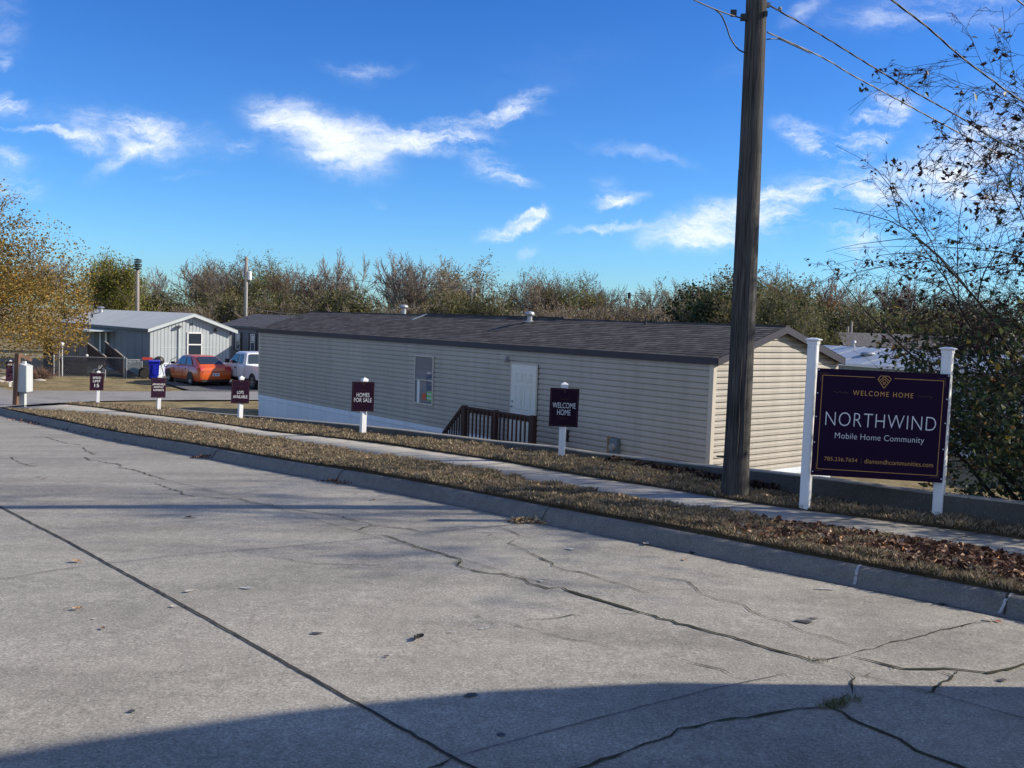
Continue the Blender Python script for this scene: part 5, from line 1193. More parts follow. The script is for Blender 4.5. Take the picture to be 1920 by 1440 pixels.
for x in (-.05,): 
    mb=MB(); mb.lathe((.0,.12,.30),[(.28,-.08),(.31,-.05),(.31,.05),(.28,.08)],18,axis='y'); wq=mb.build('cart_wheel',M['rubber'],tr)
mb=MB(); mb.tube([(1.3,.3,.6),(1.45,.3,1.0),(1.75,.1,1.2)],.02,6); mb.tube([(1.3,.8,.6),(1.6,.6,.9)],.02,6); mb.build('cart_handle',M['steel'],tr)
q=gnd(300,710); hp=empty('barbecue',tuple(q),0,'round black kettle shape showing above the blue bin','barbecue'); hp.location.y+=.8
mb=MB(); mb.lathe((-.35,0,.95),[(.05,-.28),(.26,-.15),(.30,.0),(.22,.16),(.06,.24)],14); mb.build('kettle',M['black'],hp)
for a in (0,2.1,4.2): mb=MB(); mb.bar((-.35+.1*math.cos(a),.1*math.sin(a),.75),(-.35+.32*math.cos(a),.32*math.sin(a),0),.03); mb.build('leg',M['black'],hp)
# ------------------------------------------------------------------ VEHICLES (+y is forward, wheels on z=0)
def loft(mb,secs,mi=0,close=True):
    n=len(secs[0]); vs=[p for s in secs for p in s]; fs=[]
    for i in range(len(secs)-1):
        for k in range(n):
            a=i*n+k;b=i*n+(k+1)%n; fs.append((a,a+n,b+n,b))
    fs.append(tuple(range(n))); fs.append(tuple(range((len(secs)-1)*n,len(secs)*n))[::-1]); mb.add(vs,fs,mi)
def bodysec(y,w,z0,z1,crown=.03,sh=.92):
    h=[(0,z0),(w*.80,z0),(w*.96,z0+.06),(w,z0+(z1-z0)*.38),(w*.985,z0+(z1-z0)*.72),(w*sh,z1-.035),(w*.75,z1+crown*.4),(0,z1+crown)]
    return [(x,y,z) for x,z in h]+[(-x,y,z) for x,z in h[-2:0:-1]]
def wheel(parent,x,y,r,wd,side,spokes=5,rim=.66,rimmat='rim'):
    mb=MB(); mb.lathe((0,0,0),[(r*rim,-wd/2+.01),(r*.93,-wd/2),(r,-wd/2+.03),(r,wd/2-.03),(r*.93,wd/2),(r*rim,wd/2-.01)],28,axis='x'); t=mb.build('wheel',M['rubber'],parent,smooth=False); t.location=(x,y,r)
    mb=MB(); s=side*(wd/2-.03)
    mb.lathe((s,0,0),[(r*rim*1.0,-.01),(r*rim*1.0,.012)],24,mi=1,axis='x')
    for k in range(spokes):
        a=2*math.pi*k/spokes; mb.bar((s+side*.02,0,0),(s+side*.022,math.cos(a)*r*rim*.95,math.sin(a)*r*rim*.95),.06,.03,0,up=(1,0,0))
    mb.lathe((s+side*.02,0,0),[(.05,-.01),(.05,.015)],12,axis='x')
    # outer lip
    mb.tube([(s+side*.015,math.cos(a)*r*rim*.96,math.sin(a)*r*rim*.96) for a in np.linspace(0,2*math.pi,25)],.014,5)
    mb.build('rim',[M[rimmat],M['black']],t)
    return t
def arch(mb,x,y,r,side,mi=0):
    vs=[(x,y,r)];n=20
    for k in range(n+1):
        a=math.pi*k/n*1.16-math.pi*.08; vs.append((x,y+(r+.055)*math.cos(a),r+(r+.055)*math.sin(a)))
    mb.add(vs,[(0,k,k+1) if side>0 else (0,k+1,k) for k in range(1,n+1)],mi)
# --- orange sedan
q=gnd(360,724.5); wl=Vector((-.80,1.02,0)); Rz_=Matrix.Rotation(RA+.02,3,'Z')
o=vec(q)-Rz_@wl
cz=ter(o.x,o.y)+.05
car=empty('sedan',(o.x,o.y,cz),RA+.02,'orange four door sedan seen from behind on the driveway','car')
mb=MB(); S_=[(0.0,.70,.32,.74),(.05,.82,.24,.92),(.16,.87,.22,1.00),(.45,.905,.2,1.0),(.9,.92,.2,.99),(1.6,.925,.2,.99),(2.6,.925,.2,.97),(3.5,.925,.2,.965),(4.1,.90,.2,.90),(4.5,.85,.22,.80),(4.78,.72,.26,.66),(4.86,.55,.34,.56)]
loft(mb,[bodysec(*s) for s in S_]); body=mb.build('body',M['orange'],car,smooth=True,bevel=.012)
mb=MB()
cab=[(.42,.70,1.02,.68,1.04),(1.25,.73,1.0,.575,1.43),(1.7,.74,.99,.60,1.475),(2.3,.75,.98,.61,1.485),(2.75,.75,.97,.59,1.45),(3.65,.76,.95,.72,.97)]
def cabsec(y,wb,zb_,wt,zt_): return [(wb,y,zb_-.05),(wt,y,zt_-.025),(wt*.86,y,zt_),(0,y,zt_+.004),(-wt*.86,y,zt_),(-wt,y,zt_-.03),(-wb,y,zb_-.05)]
vs=[];loft(mb,[cabsec(*c) for c in cab]); mb.build('roof',M['orange'],car,smooth=True,bevel=.01)
def quadpatch(mb,P,off,mi=0):
    a,b,c,d=[Vector(p) for p in P]; n=(b-a).cross(d-a).normalized(); mb.add([p+n*off for p in (a,b,c,d)],[(0,1,2,3)],mi)
mb=MB(); quadpatch(mb,[(-.60,.52,1.07),(.60,.52,1.07),(.50,1.18,1.405),(-.50,1.18,1.405)],.028); mb.build('rear_window',M['pane'],car)
mb=MB(); quadpatch(mb,[(.66,3.52,1.01),(-.66,3.52,1.01),(-.53,2.82,1.42),(.53,2.82,1.42)],.02); mb.build('windscreen',M['pane'],car)
for sd in (-1,1):
    mb=MB()
    def side(P): 
        vs=[(sd*(x+.014),y,z) for x,y,z in P]; mb.add(vs,[tuple(range(len(P))) if sd>0 else tuple(range(len(P)))[::-1]])
    side([(.735,1.12,1.03),(.735,1.95,1.01),(.625,1.98,1.40),(.62,1.62,1.40)]); side([(.74,2.03,1.01),(.75,3.1,.99),(.62,2.68,1.39),(.625,2.05,1.405)]); mb.build('side_window',M['pane'],car)
    mb=MB(); mb.box(*( (.80,.905) if sd>0 else (-.905,-.80)),-.01,.0,.0,.0) if False else None
    xs=(.50,.80) if sd>0 else (-.80,-.50); 
    mb.add([(xs[0],.015,.80),(xs[1],.045,.80),(xs[1],.085,.97),(xs[0],.05,.965),(sd*.885,.24,.84),(sd*.885,.26,.95)],[(0,1,2,3),(1,4,5,2)] if sd>0 else [(3,2,1,0),(2,5,4,1)] if False else [(0,1,2,3),(2,1,4,5)]); 
    l=mb.build('tail_light',M['red'],car); sol=l.modifiers.new('s','SOLIDIFY'); sol.thickness=.05; sol.offset=0
    for y in (1.02,3.82): wheel(car,sd*.80,y,.325,.22,sd,7)
    
    for y in (1.02,3.82): mb=MB(); arch(mb,sd*.932,y,.325,sd); mb.build('wheel_arch',M['black'],car)
    mb=MB(); mb.box(sd*.98-.09,sd*.98+.09,3.02,3.12,.98,1.10); mb.build('wing_mirror',M['black'],car,bevel=.02)
    mb=MB()
    for y in (1.55,2.45): mb.box(sd*.93-.012,sd*.93+.012,y,y+.18,.80,.83)
    mb.build('door_handle',M['orange'],car)
    mb=MB()
    for y in (1.2,2.0,3.05): mb.box(sd*.926-.004,sd*.926+.004,y,y+.012,.28,.97)
    mb.build('door_gap',M['black'],car)
mb=MB(); mb.box(-.17,.17,-.02,.02,.52,.66); mb.build('licence_plate',M['white'],car)
mb=MB(); mb.box(-.13,-.04,-.024,-.02,.56,.62); mb.box(.0,.12,-.024,-.02,.56,.62); mb.build('plate_marks',pbr('plate_blue',(.1,.15,.3),.6,.1),car)
mb=MB(); mb.box(-.72,.72,.0,.12,.24,.36); mb.build('rear_valance',M['black'],car)
mb=MB(); mb.box(-.70,.70,-.004,.03,.735,.75); mb.build('boot_gap',M['black'],car)
mb=MB(); mb.box(-.8,.8,.6,4.3,.13,.22); mb.build('underbody',M['black'],car)
# --- white pickup
q=gnd(477,732); wl=Vector((-.82,1.1,0)); o=vec(q)-Rz_@wl; cz=ter(o.x,o.y)+.05
pk_=empty('pickup_truck',(o.x,o.y,cz),RA+.0,'white extended cab pickup truck half hidden behind the corner of the beige home','truck')
mb=MB()
def bs(y,w,z0,z1): 
    h=[(0,z0),(w*.9,z0),(w,z0+.08),(w,z0+(z1-z0)*.5),(w*.975,z1-.03),(w*.94,z1),(0,z1+.01)]; return [(x,y,z) for x,z in h]+[(-x,y,z) for x,z in h[-2:0:-1]]
loft(mb,[bs(y,w,a,b) for y,w,a,b in [(2.05,.96,.45,1.13),(3.9,.96,.45,1.13),(4.0,.96,.45,1.12),(4.9,.95,.5,1.08),(5.4,.90,.5,1.0),(5.5,.86,.55,.9)]]); mb.build('cab_body',M['carwhite'],pk_,smooth=True,bevel=.015)
mb=MB()
for sd in (-1,1): mb.box(min(sd*.88,sd*.965),max(sd*.88,sd*.965),.02,2.03,.48,1.15)
mb.box(-.88,.88,.02,.10,.55,1.15); mb.box(-.88,.88,.1,2.03,.60,.66); mb.box(-.88,.88,1.97,2.03,.66,1.13); mb.build('cargo_bed',M['carwhite'],pk_,bevel=.02)
mb=MB(); cab=[(2.12,.90,1.12,.72,1.72),(2.3,.90,1.12,.73,1.76),(3.3,.90,1.12,.73,1.77),(3.55,.90,1.1,.70,1.72),(4.3,.90,1.1,.84,1.12)]
cab[0]=(2.06,.90,1.12,.86,1.16); cab.insert(1,(2.22,.90,1.12,.73,1.72)); cab[2]=(2.45,.90,1.12,.73,1.76); loft(mb,[cabsec(*c) for c in cab]); mb.build('roof',M['carwhite'],pk_,smooth=True,bevel=.012)
mb=MB(); quadpatch(mb,[(-.74,2.06,1.20),(.74,2.06,1.20),(.64,2.19,1.66),(-.64,2.19,1.66)],.03); mb.build('rear_window',M['pane'],pk_)
for sd in (-1,1):
    mb=MB()
    def side(P): mb.add([(sd*(x+.02),y,z) for x,y,z in P],[tuple(range(len(P))) if sd>0 else tuple(range(len(P)))[::-1]])
    side([(.875,2.42,1.20),(.875,2.85,1.20),(.76,2.85,1.66),(.76,2.50,1.66)]); side([(.875,2.98,1.18),(.88,4.0,1.17),(.76,3.48,1.64),(.76,2.98,1.66)]); mb.build('side_window',M['pane'],pk_)
    for y in (1.1,4.6): wheel(pk_,sd*.85,y,.37,.24,sd,6)
    
    for y in (1.1,4.6): mb=MB(); arch(mb,sd*.968,y,.37,sd); mb.build('wheel_arch',M['black'],pk_)
    mb=MB(); mb.box(min(sd*.97,sd*1.17),max(sd*.97,sd*1.17),3.78,3.9,1.15,1.36); mb.build('wing_mirror',M['black'],pk_,bevel=.02)
    mb=MB(); mb.box(sd*.968-.012,sd*.968+.012,3.05,3.2,.93,.99); mb.build('door_handle',M['black'],pk_)
    mb=MB(); mb.box(sd*.965-.004,sd*.965+.004,2.95,2.965,.5,1.12); mb.box(sd*.965-.004,sd*.965+.004,2.04,2.055,.5,1.12); mb.build('door_gap',M['black'],pk_)
    mb=MB(); mb.box(sd*.93-.04,sd*.93+.04,.0,.05,.75,1.1); mb.build('tail_light',M['red'],pk_)
mb=MB(); mb.box(-.92,.92,-.1,.02,.42,.56); mb.build('rear_bumper',M['steel'],pk_,bevel=.02)
mb=MB(); mb.box(-.8,.8,.2,5.2,.30,.48); mb.build('underbody',M['black'],pk_)
# --- unseen box truck added beyond the right edge, shaped to throw the near road's shade
tk=empty('shadow_truck',(5.75,2.45,-2.27),0,'tall white box truck shape added unseen past the right edge to shade the near road','truck')
mb=MB()
pf=[(-7.2,.5),(3.98,.5),(3.98,1.8),(3.80,2.4),(3.45,3.0),(3.05,3.5),(2.6,3.95),(-7.2,4.15)]
mb.add([(x,y,z) for x in (-1.15,1.15) for y,z in pf],[tuple(range(8)),tuple(range(8,16))[::-1]]+[(i,i+8,(i+1)%8+8,(i+1)%8) for i in range(8)]); mb.build('cargo_box',M['carwhite'],tk,bevel=.03)
mb=MB(); mb.box(-1.0,1.0,-7.1,3.6,.45,.74); mb.build('chassis',M['black'],tk)
for x in (-1,1):
    for y in (-5.5,-3.2,3.2): wheel(tk,x*.95,y,.42,.3,x,6)
# ------------------------------------------------------------------ DISTANT POLES
def dpole(px,ptop,D,r,label,lean=0.0,extra=None,mat='pole',cat='utility pole',name='distant_pole',top_px=None):
    q=atD(px,ptop,D); zb_=ter(q[0],q[1]); root=empty(name,(q[0],q[1],zb_),0,label,cat); h=q[2]-zb_; k=D/F
    mb=MB(); mb.tube([(0,0,-.2),(0,0,h)],[r*1.25,r*.85],10); mb.build('pole_shaft',M[mat],root,smooth=True)
    return root,h,k
M['poleg']=pbr('grey_pole_wood',(.26,.235,.21),.85,.2,4.,stretch=(1,1,.1))
r,h,k=dpole(258,504,77,.15,'thin pole carrying a dark stacked siren head left of the treeline',mat='poleg',cat='siren',name='siren_pole')
mb=MB()
for i in range(5): z=h+i*.17; mb.lathe((0,0,z),[(.12,-.05),(.30,-.02),(.30,.04),(.14,.09)],14)
mb.build('siren_head',M['black'],r)
r,h,k=dpole(462,481,80,.15,'tall grey utility pole with a pale transformer behind the grey home',mat='poleg')
mb=MB(); mb.lathe((.28,0,h-1.55),[(.16,-.35),(.18,-.3),(.18,.3),(.12,.36)],12); mb.lathe((-.25,.1,h-1.2),[(.09,-.35),(.10,-.3),(.10,.25),(.05,.3)],8); mb.build('transformer',M['white'],r); mb=MB(); mb.bar((-.35,0,h-1.1),(.35,0,h-1.1),.08); mb.tube([(.09,-.1,0),(.09,-.1,h-2.3)],.06,6); mb.build('conduit',M['steel'],r)
r,h,k=dpole(672,560,88,.06,'short thin pole with a small white lamp behind the roof ridge',mat='poleg',cat='pole'); mb=MB(); mb.lathe((.35,0,h-.7),[(.12,-.3),(.15,0),(.08,.3)],8); mb.bar((0,0,h-.3),(.35,0,h-.45),.05); mb.build('lamp',M['white'],r)
r,h,k=dpole(861,556,88,.07,'bare slim pole between the roof ridge and the middle trees',mat='poleg',cat='pole')
r,h,k=dpole(885,539,88,.14,'grey pole with two transformer cans in front of the tan crowned tree',mat='poleg'); mb=MB(); mb.lathe((-.28,0,h-.5),[(.13,-.3),(.15,.25),(.05,.3)],10); mb.lathe((.30,0,h-.6),[(.13,-.3),(.15,.25),(.05,.3)],10); mb.build('transformer',M['poleg'],r)
r,h,k=dpole(1180,552,95,.10,'slim weathered pole right of the middle trees with a dark cap',mat='poleg',cat='pole'); mb=MB(); mb.lathe((0,0,h),[(.13,-.4),(.16,.1),(.05,.2)],8); mb.build('pole_cap',M['black'],r)
dpole(1597,603,70,.09,'taller of two thin poles beyond the white roof',mat='poleg',cat='pole'); dpole(1590,612,74,.09,'shorter of two thin poles beyond the white roof',mat='poleg',cat='pole')
cable('faint overhead line from the tall grey pole toward the middle poles',[(464,486,80),(500,500,81),(560,513,83),(640,522,84),(720,531,86),(800,537,87),(885,541,88)],.02,name='overhead_line',grp='overhead lines before the treeline')
cable('faint pale overhead line behind the left end of the roof',[(466,577,80),(520,586,80),(568,590,80)],.018,mat='cablelight',name='overhead_line',grp='overhead lines before the treeline')
cable('faint overhead line running right from the middle poles',[(885,545,88),(980,549,90),(1080,551,92),(1180,554,95),(1300,552,100),(1420,550,105)],.018,name='overhead_line',grp='overhead lines before the treeline')
# ------------------------------------------------------------------ TREES
def skel(seed,H,spread=.9,trunk=.55,vase=1.,levels=4,kids=(7,5,5,4),start=.2,r0=.16,up=.25,wig=.16,lean=(0,0)):
    rg=random.Random(seed); segs=[]; tips=[]
    def br(p,d,L_,r,lev):
        n=max(2,5-lev); pts=[p]; q=p
        for i in range(n):
            d=(d+Vector((rg.gauss(0,wig),rg.gauss(0,wig),rg.gauss(0,wig*.6)+up*.28*(lev>0)))).normalized(); q=q+d*L_/n; pts.append(q)
            ra=r*(1-.62*i/n); rb=r*(1-.62*(i+1)/n); segs.append((pts[-2],q,ra,rb,lev))
        if lev>=levels: tips.append((pts[-1],d)); tips.append((pts[len(pts)//2],d)); return
        K=kids[min(lev,len(kids)-1)]
        for k in range(K):
            t=start+(1-start)*(k+rg.uniform(.2,.9))/K if lev==0 else .25+.75*(k+rg.random())/K
            f=t*n; i=min(n-1,int(f)); b=pts[i].lerp(pts[i+1],f-i)
            a=rg.uniform(0,2*math.pi); s=Vector((math.cos(a),math.sin(a),0)); s=(s-d*s.dot(d)).normalized() if lev==0 else (Vector((rg.gauss(0,1),rg.gauss(0,1),rg.gauss(0,.8)))); s=(s-d*s.dot(d)).normalized()
            ang=spread*rg.uniform(.6,1.15)*(1.0 if lev else (1.15-.5*t)); dd=(d*math.cos(ang)+s*math.sin(ang)).normalized()
            LL=L_*rg.uniform(.42,.68)*(1.05-.35*t if lev else (1.25-.55*t)*vase); br(b,dd,LL,r*(1-.6*t)*.55,lev+1)
        br(pts[-1],d,L_*.5,r*.38,lev+1)
    th=H*trunk; br(Vector((0,0,-.1)),Vector((lean[0],lean[1],1)).normalized(),th,r0,0)
    zmax=float(np.percentile([t[0].z for t in tips],96)); s=H/zmax
    return [(a*s,b*s,ra,rb,l) for a,b,ra,rb,l in segs],[(p*s,d) for p,d in tips]
def seg_mesh(name,segs,mat,parent,sides=(8,6,5,3,3,3),rmin=.0):
    V=[];Fq=[];c=0
    for a,b,ra,rb,l in segs:
        n=sides[min(l,5)]; ra=max(ra,rmin); rb=max(rb,rmin); d=(b-a); 
        if d.length<1e-6: continue
        d.normalize(); x=d.orthogonal().normalized(); y=d.cross(x)
        for p,r in ((a,ra),(b+d*ra*.3,rb)):
            for k in range(n):
                t=2*math.pi*k/n; q=p+x*(math.cos(t)*r)+y*(math.sin(t)*r); V.append((q.x,q.y,q.z))
        for k in range(n): Fq.append((c+k,c+(k+1)%n,c+n+(k+1)%n,c+n+k))
        c+=2*n
    return npmesh(name,np.array(V),np.array(Fq),mat,parent=parent,smooth=False)
def make_tree(seed,H,nleaf=0,leafmat=None,lsize=.16,twig='twig',rmin=.016,leafspread=.5,zlo=0.,cover=1.,**kw):
    segs,tips=skel(seed,H,**kw)
    root=bpy.data.objects.new('tree',None); COL.objects.link(root); root.empty_display_size=.2
    seg_mesh('trunk',[s for s in segs if s[4]<=1],M['bark'] if twig!='twigdark' else M['twigdark'],root)
    cr_=seg_mesh('crown',[s for s in segs if s[4]>1],M[twig],root,rmin=rmin)
    if nleaf:
        P=np.array([tuple(t[0]) for t in tips]); 
        if zlo>0: P=P[(P[:,2]>H*zlo)]
        # patchy cover
        ph=R.uniform(0,6.28,3); keep=(np.sin(P[:,0]*1.1+ph[0])+np.sin(P[:,1]*1.3+ph[1])+np.sin(P[:,2]*1.2+ph[2]))>(-3+6*(1-cover)); P=P[keep] if keep.sum()>10 else P
        C=P[R.integers(0,len(P),nleaf)]+R.normal(size=(nleaf,3))*leafspread
        leaf_cloud('foliage',C,lsize*R.uniform(.6,1.4,nleaf),M[leafmat],1.,parent=root,aspect=.7)
    return root,H
VAR={}
V_=dict(trunk=.30,vase=2.1)
VAR['bareA']=make_tree(1,10,0,spread=.62,r0=.22,kids=(6,5,5,4),start=.45,rmin=.021,up=.35,**V_)
VAR['bareB']=make_tree(22,10,700,'bleaf2',.14,spread=.72,r0=.2,kids=(6,6,5,4),start=.35,rmin=.018,leafspread=.3,up=.3,**V_)
VAR['bareC']=make_tree(33,10,0,spread=.5,r0=.18,kids=(7,5,5,4),start=.3,rmin=.021,lean=(.1,0),up=.4,**V_)
VAR['bareD']=make_tree(44,10,800,'bleaf2',.14,spread=.75,r0=.2,kids=(6,6,5,4),start=.35,rmin=.02,twig='twigmid',leafspread=.3,up=.25,**V_)
VAR['tan']=make_tree(5,10,4600,'olive',.18,spread=.7,r0=.2,kids=(7,6,5,3),start=.3,cover=.6,leafspread=.3,rmin=.018,**V_)
VAR['rust']=make_tree(6,10,2400,'oran',.16,spread=.68,r0=.24,kids=(6,6,5,4),start=.4,zlo=.6,cover=.6,leafspread=.35,rmin=.021,**V_)
VAR['mix']=make_tree(77,10,4200,'yg',.16,spread=.65,r0=.17,kids=(7,6,5,3),start=.25,cover=.45,leafspread=.4,rmin=.018,**V_)
VAR['olive']=make_tree(8,8,8500,'ogreen',.2,spread=.8,r0=.16,kids=(9,6,5,4),start=.1,leafspread=.45,trunk=.4,vase=1.4)
VAR['brush']=make_tree(9,5,1500,'bleaf2',.13,spread=.8,r0=.06,kids=(11,6,5,3),start=.02,leafspread=.35,rmin=.016,trunk=.35,vase=1.6)
VAR['bush']=make_tree(10,5,6500,'ogreen',.16,spread=.9,r0=.07,kids=(12,6,4,3),start=.02,leafspread=.4,trunk=.35,vase=1.5)
VAR['pine']=make_tree(12,5.5,14000,'pine',.22,spread=1.1,r0=.16,kids=(13,6,4,3),start=.05,leafspread=.25,up=.05)
VAR['ygtree']=make_tree(13,7.5,18000,'yg',.15,spread=.7,r0=.2,kids=(12,6,5,4),start=.06,leafspread=.4,trunk=.4,vase=1.3)
NAMES=dict(bareA='bare_tree',bareB='bare_tree',bareC='bare_tree',bareD='bare_tree',tan='olive_tree',rust='autumn_tree',mix='half_bare_tree',olive='leafy_tree',brush='brushy_thicket_tree',bush='bush',pine='pine_tree',ygtree='yellow_green_tree')
used=set(); TR_=random.Random(21)
def place(kind,px,pytop,D,label,group='trees of the far treeline',wide=1.,rz=None):
    root,H=VAR[kind]
    q=atD(px,pytop,D); zb_=ter(q[0],q[1]); s=(q[2]-zb_)/H
    r=root if kind not in used else copy_tree(root)
    used.add(kind); r.name=NAMES[kind]; r.location=(q[0],q[1],zb_); r.rotation_euler=(0,0,TR_.uniform(0,6.28) if rz is None else rz); r.scale=(s*wide,s*wide,s)
    tag(r,label,'bush' if kind in('bush','brush') else 'tree',group)
TL_=[('bareA',232,508,105),('bareB',262,530,98),('bareA',300,505,112),('bareC',335,492,108),('bareB',368,500,112),('bareA',398,492,106),('bareC',426,500,112),('bareB',448,505,104),
('tan',488,494,100),('mix',522,492,106),('bareC',548,500,112),('bareD',575,505,104),('bareB',604,506,108),('bareD',632,516,104),('bareB',655,535,110),
('bareC',702,486,98),('bareA',735,478,100),('bareA',768,492,104),('bareC',795,494,98),('bareB',826,512,104),('tan',884,508,100),('tan',918,500,102),('bareB',850,520,112),('tan',950,520,108),
('bareC',972,520,106),('bareB',1000,522,104),('bareD',1024,524,110),('mix',1048,518,106),('mix',1072,520,104),('bareB',1098,528,110),('bareC',1122,538,112),('bareD',1146,542,108),('bareA',1172,545,112),
('tan',1212,536,104),('tan',1238,540,106),('bareA',1268,528,110),('bareC',1296,540,112),('bareA',1318,542,110),('bareB',1345,545,112),('mix',1368,530,100),
('mix',1432,522,98),('rust',1462,525,100),('rust',1500,520,104),('bareC',1480,530,112),('rust',1545,528,100),('bareA',1568,526,110),('bareA',1610,538,104),('bareC',1640,530,106),('bareB',1672,532,104),('bareA',1705,535,108),('bareC',1760,540,110),('bareB',1830,545,112),('bareA',1890,545,112),('bareC',205,505,112),('bareB',176,500,116),('bareA',120,480,118),('bareB',60,470,120)]
ordn=['first','second','third','fourth','fifth','sixth','seventh','eighth','ninth','tenth']
desc=dict(bareA='wide grey branching bare tree',bareB='bare tree with few brown leaves',bareC='upright narrow bare tree',bareD='dark dense twigged bare tree',tan='tree with thin olive foliage',rust='tree with rust orange top',mix='half bare yellow green tree')
def where(px):
    L_=[(258,'siren pole'),(462,'tall grey pole'),(560,'left end of the roof ridge'),(672,'white lamp pole'),(757,'left roof vent'),(885,'two can pole'),(993,'mushroom roof vent'),(1180,'capped slim pole'),(1410,'big wooden pole'),(1467,'gable peak'),(1597,'pair of thin poles'),(1760,'right white sign post')]
    b=min(L_,key=lambda a:abs(a[0]-px)); d=px-b[0]
    return ('just ' if abs(d)<22 else '' if abs(d)<60 else 'well ')+('right of the ' if d>=0 else 'left of the ')+b[1]
seen={}
for kind,px,py,D in TL_:
    w=where(px); lab=desc[kind]+' '+w; c=seen.get(lab,0); seen[lab]=c+1
    if c: lab=lab+', '+ordn[c]+' one'
    place(kind,px,py+11,D,lab,wide=TR_.uniform(1.05,1.4))
UL=[('brush',x+TR_.uniform(-6,6),TR_.uniform(578,592)+(x-900)*.012,TR_.uniform(84,96)) for x in range(200,1400,32)]
UL+=[('bush',655,560,84),('bush',640,572,82),('bush',505,560,86),('bush',470,575,84),('bush',860,565,84),('bush',930,568,82),('bush',400,565,88),('bush',320,560,88)]
UL+=[('brush',x,TR_.uniform(596,608),TR_.uniform(80,92)) for x in range(1540,1900,28)]+[('bush',x,TR_.uniform(588,600),TR_.uniform(76,84)) for x in (1555,1630,1660,1690,1730,1800)]
seen={}
for kind,px,py,D in UL:
    w=where(px); lab=('brown leafed thicket bush ' if kind=='brush' else 'dull green leafy bush ')+w; c=seen.get(lab,0); seen[lab]=c+1
    if c: lab+=', '+ordn[c]+' one'
    place(kind,px,py,D,lab,'bushes under the far treeline',wide=TR_.uniform(1.1,1.5))
place('pine',1330,566,70,'low dark green pine just left of the big wooden pole above the roof',None,1.25)
place('olive',1385,546,76,'dull olive leafy tree partly hidden by the big wooden pole',None,.8)
place('olive',1440,530,66,'big dull green leafy tree right of the big wooden pole',None,1.05); place('olive',1490,548,62,'lower green leafy tree right above the gable peak',None,.9); place('olive',1525,590,60,'small green tree behind the left white sign post',None,.9)
place('ygtree',183,500,80,'rounded yellow green tree left of the siren pole',None,.92)
def finish(kind,px,py,D,label,wide=1.): place(kind,px,py,D,label,None,wide)
# --- big yellow tree at the left edge
segs,tips=skel(101,9.6,spread=.85,r0=.26,kids=(12,7,6,4),start=.18,up=.3)
q=atD(-38,640,43.0); zb_=ter(q[0],q[1])
yt=empty('yellow_tree',(q[0],q[1],zb_),0,'large golden yellow autumn tree at the left edge','tree')
seg_mesh('trunk',[s for s in segs if s[4]<=1],M['bark'],yt); seg_mesh('crown',[s for s in segs if s[4]>1],M['twig'],yt,rmin=.009)
E_=lambda x,y,z:(math.hypot(x,y)/4.9)**2+((z-5.3)/4.6)**2<1.05
segs=[q_ for q_ in segs if q_[4]<=1 or E_(q_[1].x,q_[1].y,q_[1].z)]; tips=[q_ for q_ in tips if E_(q_[0].x,q_[0].y,q_[0].z)]
for o_ in list(yt.children): bpy.data.objects.remove(o_)
seg_mesh('trunk',[q_ for q_ in segs if q_[4]<=1 and E_(q_[1].x,q_[1].y,max(q_[1].z,5.3))],M['bark'],yt); seg_mesh('crown',[q_ for q_ in segs if q_[4]>1],M['twigmid'],yt,rmin=.010)
P=np.array([tuple(t[0]) for t in tips]); sc=3.75/np.percentile(np.hypot(P[:,0],P[:,1]),97)
zt_=P[:,2].max()
yt.scale=(sc,sc,(atD(30,338,43)[2]-zb_)/zt_)
w=np.clip(1.25-P[:,2]/9.6*1.15,.12,1)**1.3; w/=w.sum()
C=P[R.choice(len(P),34000,p=w)]+R.normal(size=(34000,3))*.22
leaf_cloud('foliage',C,.10*R.uniform(.6,1.4,34000),M['yleaf'],1.,parent=yt,aspect=.75)
n=52000; C=R.uniform(-1,1,(n,3)); rr_=np.linalg.norm(C,axis=1); k=(rr_<1)&(rr_>.35); C=C[k]*np.array([4.4,4.4,4.3])+np.array([0,0,5.1])
k=(np.sin(C[:,0]*2.1+1)+np.sin(C[:,1]*2.3)+np.sin(C[:,2]*2.6+np.sin(C[:,0]*1.3)*2)>-.5)&(R.uniform(0,1,len(C))<np.clip(1.2-(C[:,2]-3.0)/5.2,.10,1)); C=C[k]
leaf_cloud('outer_foliage',C,.10*R.uniform(.6,1.4,len(C)),M['yleaf'],1.,parent=yt,aspect=.7)
# drooping lower skirts of foliage
n=24000; a=R.uniform(0,6.28,n); rr_=R.uniform(.3,1,n)**.5*4.5/sc; z=R.uniform(2.2,5.4,n); C=np.stack([np.cos(a)*rr_,np.sin(a)*rr_,z+.5*np.sin(a*5)+.3*np.sin(rr_*3)],-1)
k=(np.sin(C[:,0]*2.3)+np.sin(C[:,1]*2.1)+np.sin(C[:,2]*3))>-.6; C=C[k]
leaf_cloud('lower_foliage',C,.09*R.uniform(.6,1.4,len(C)),M['yleaf'],1.,parent=yt,aspect=.75)
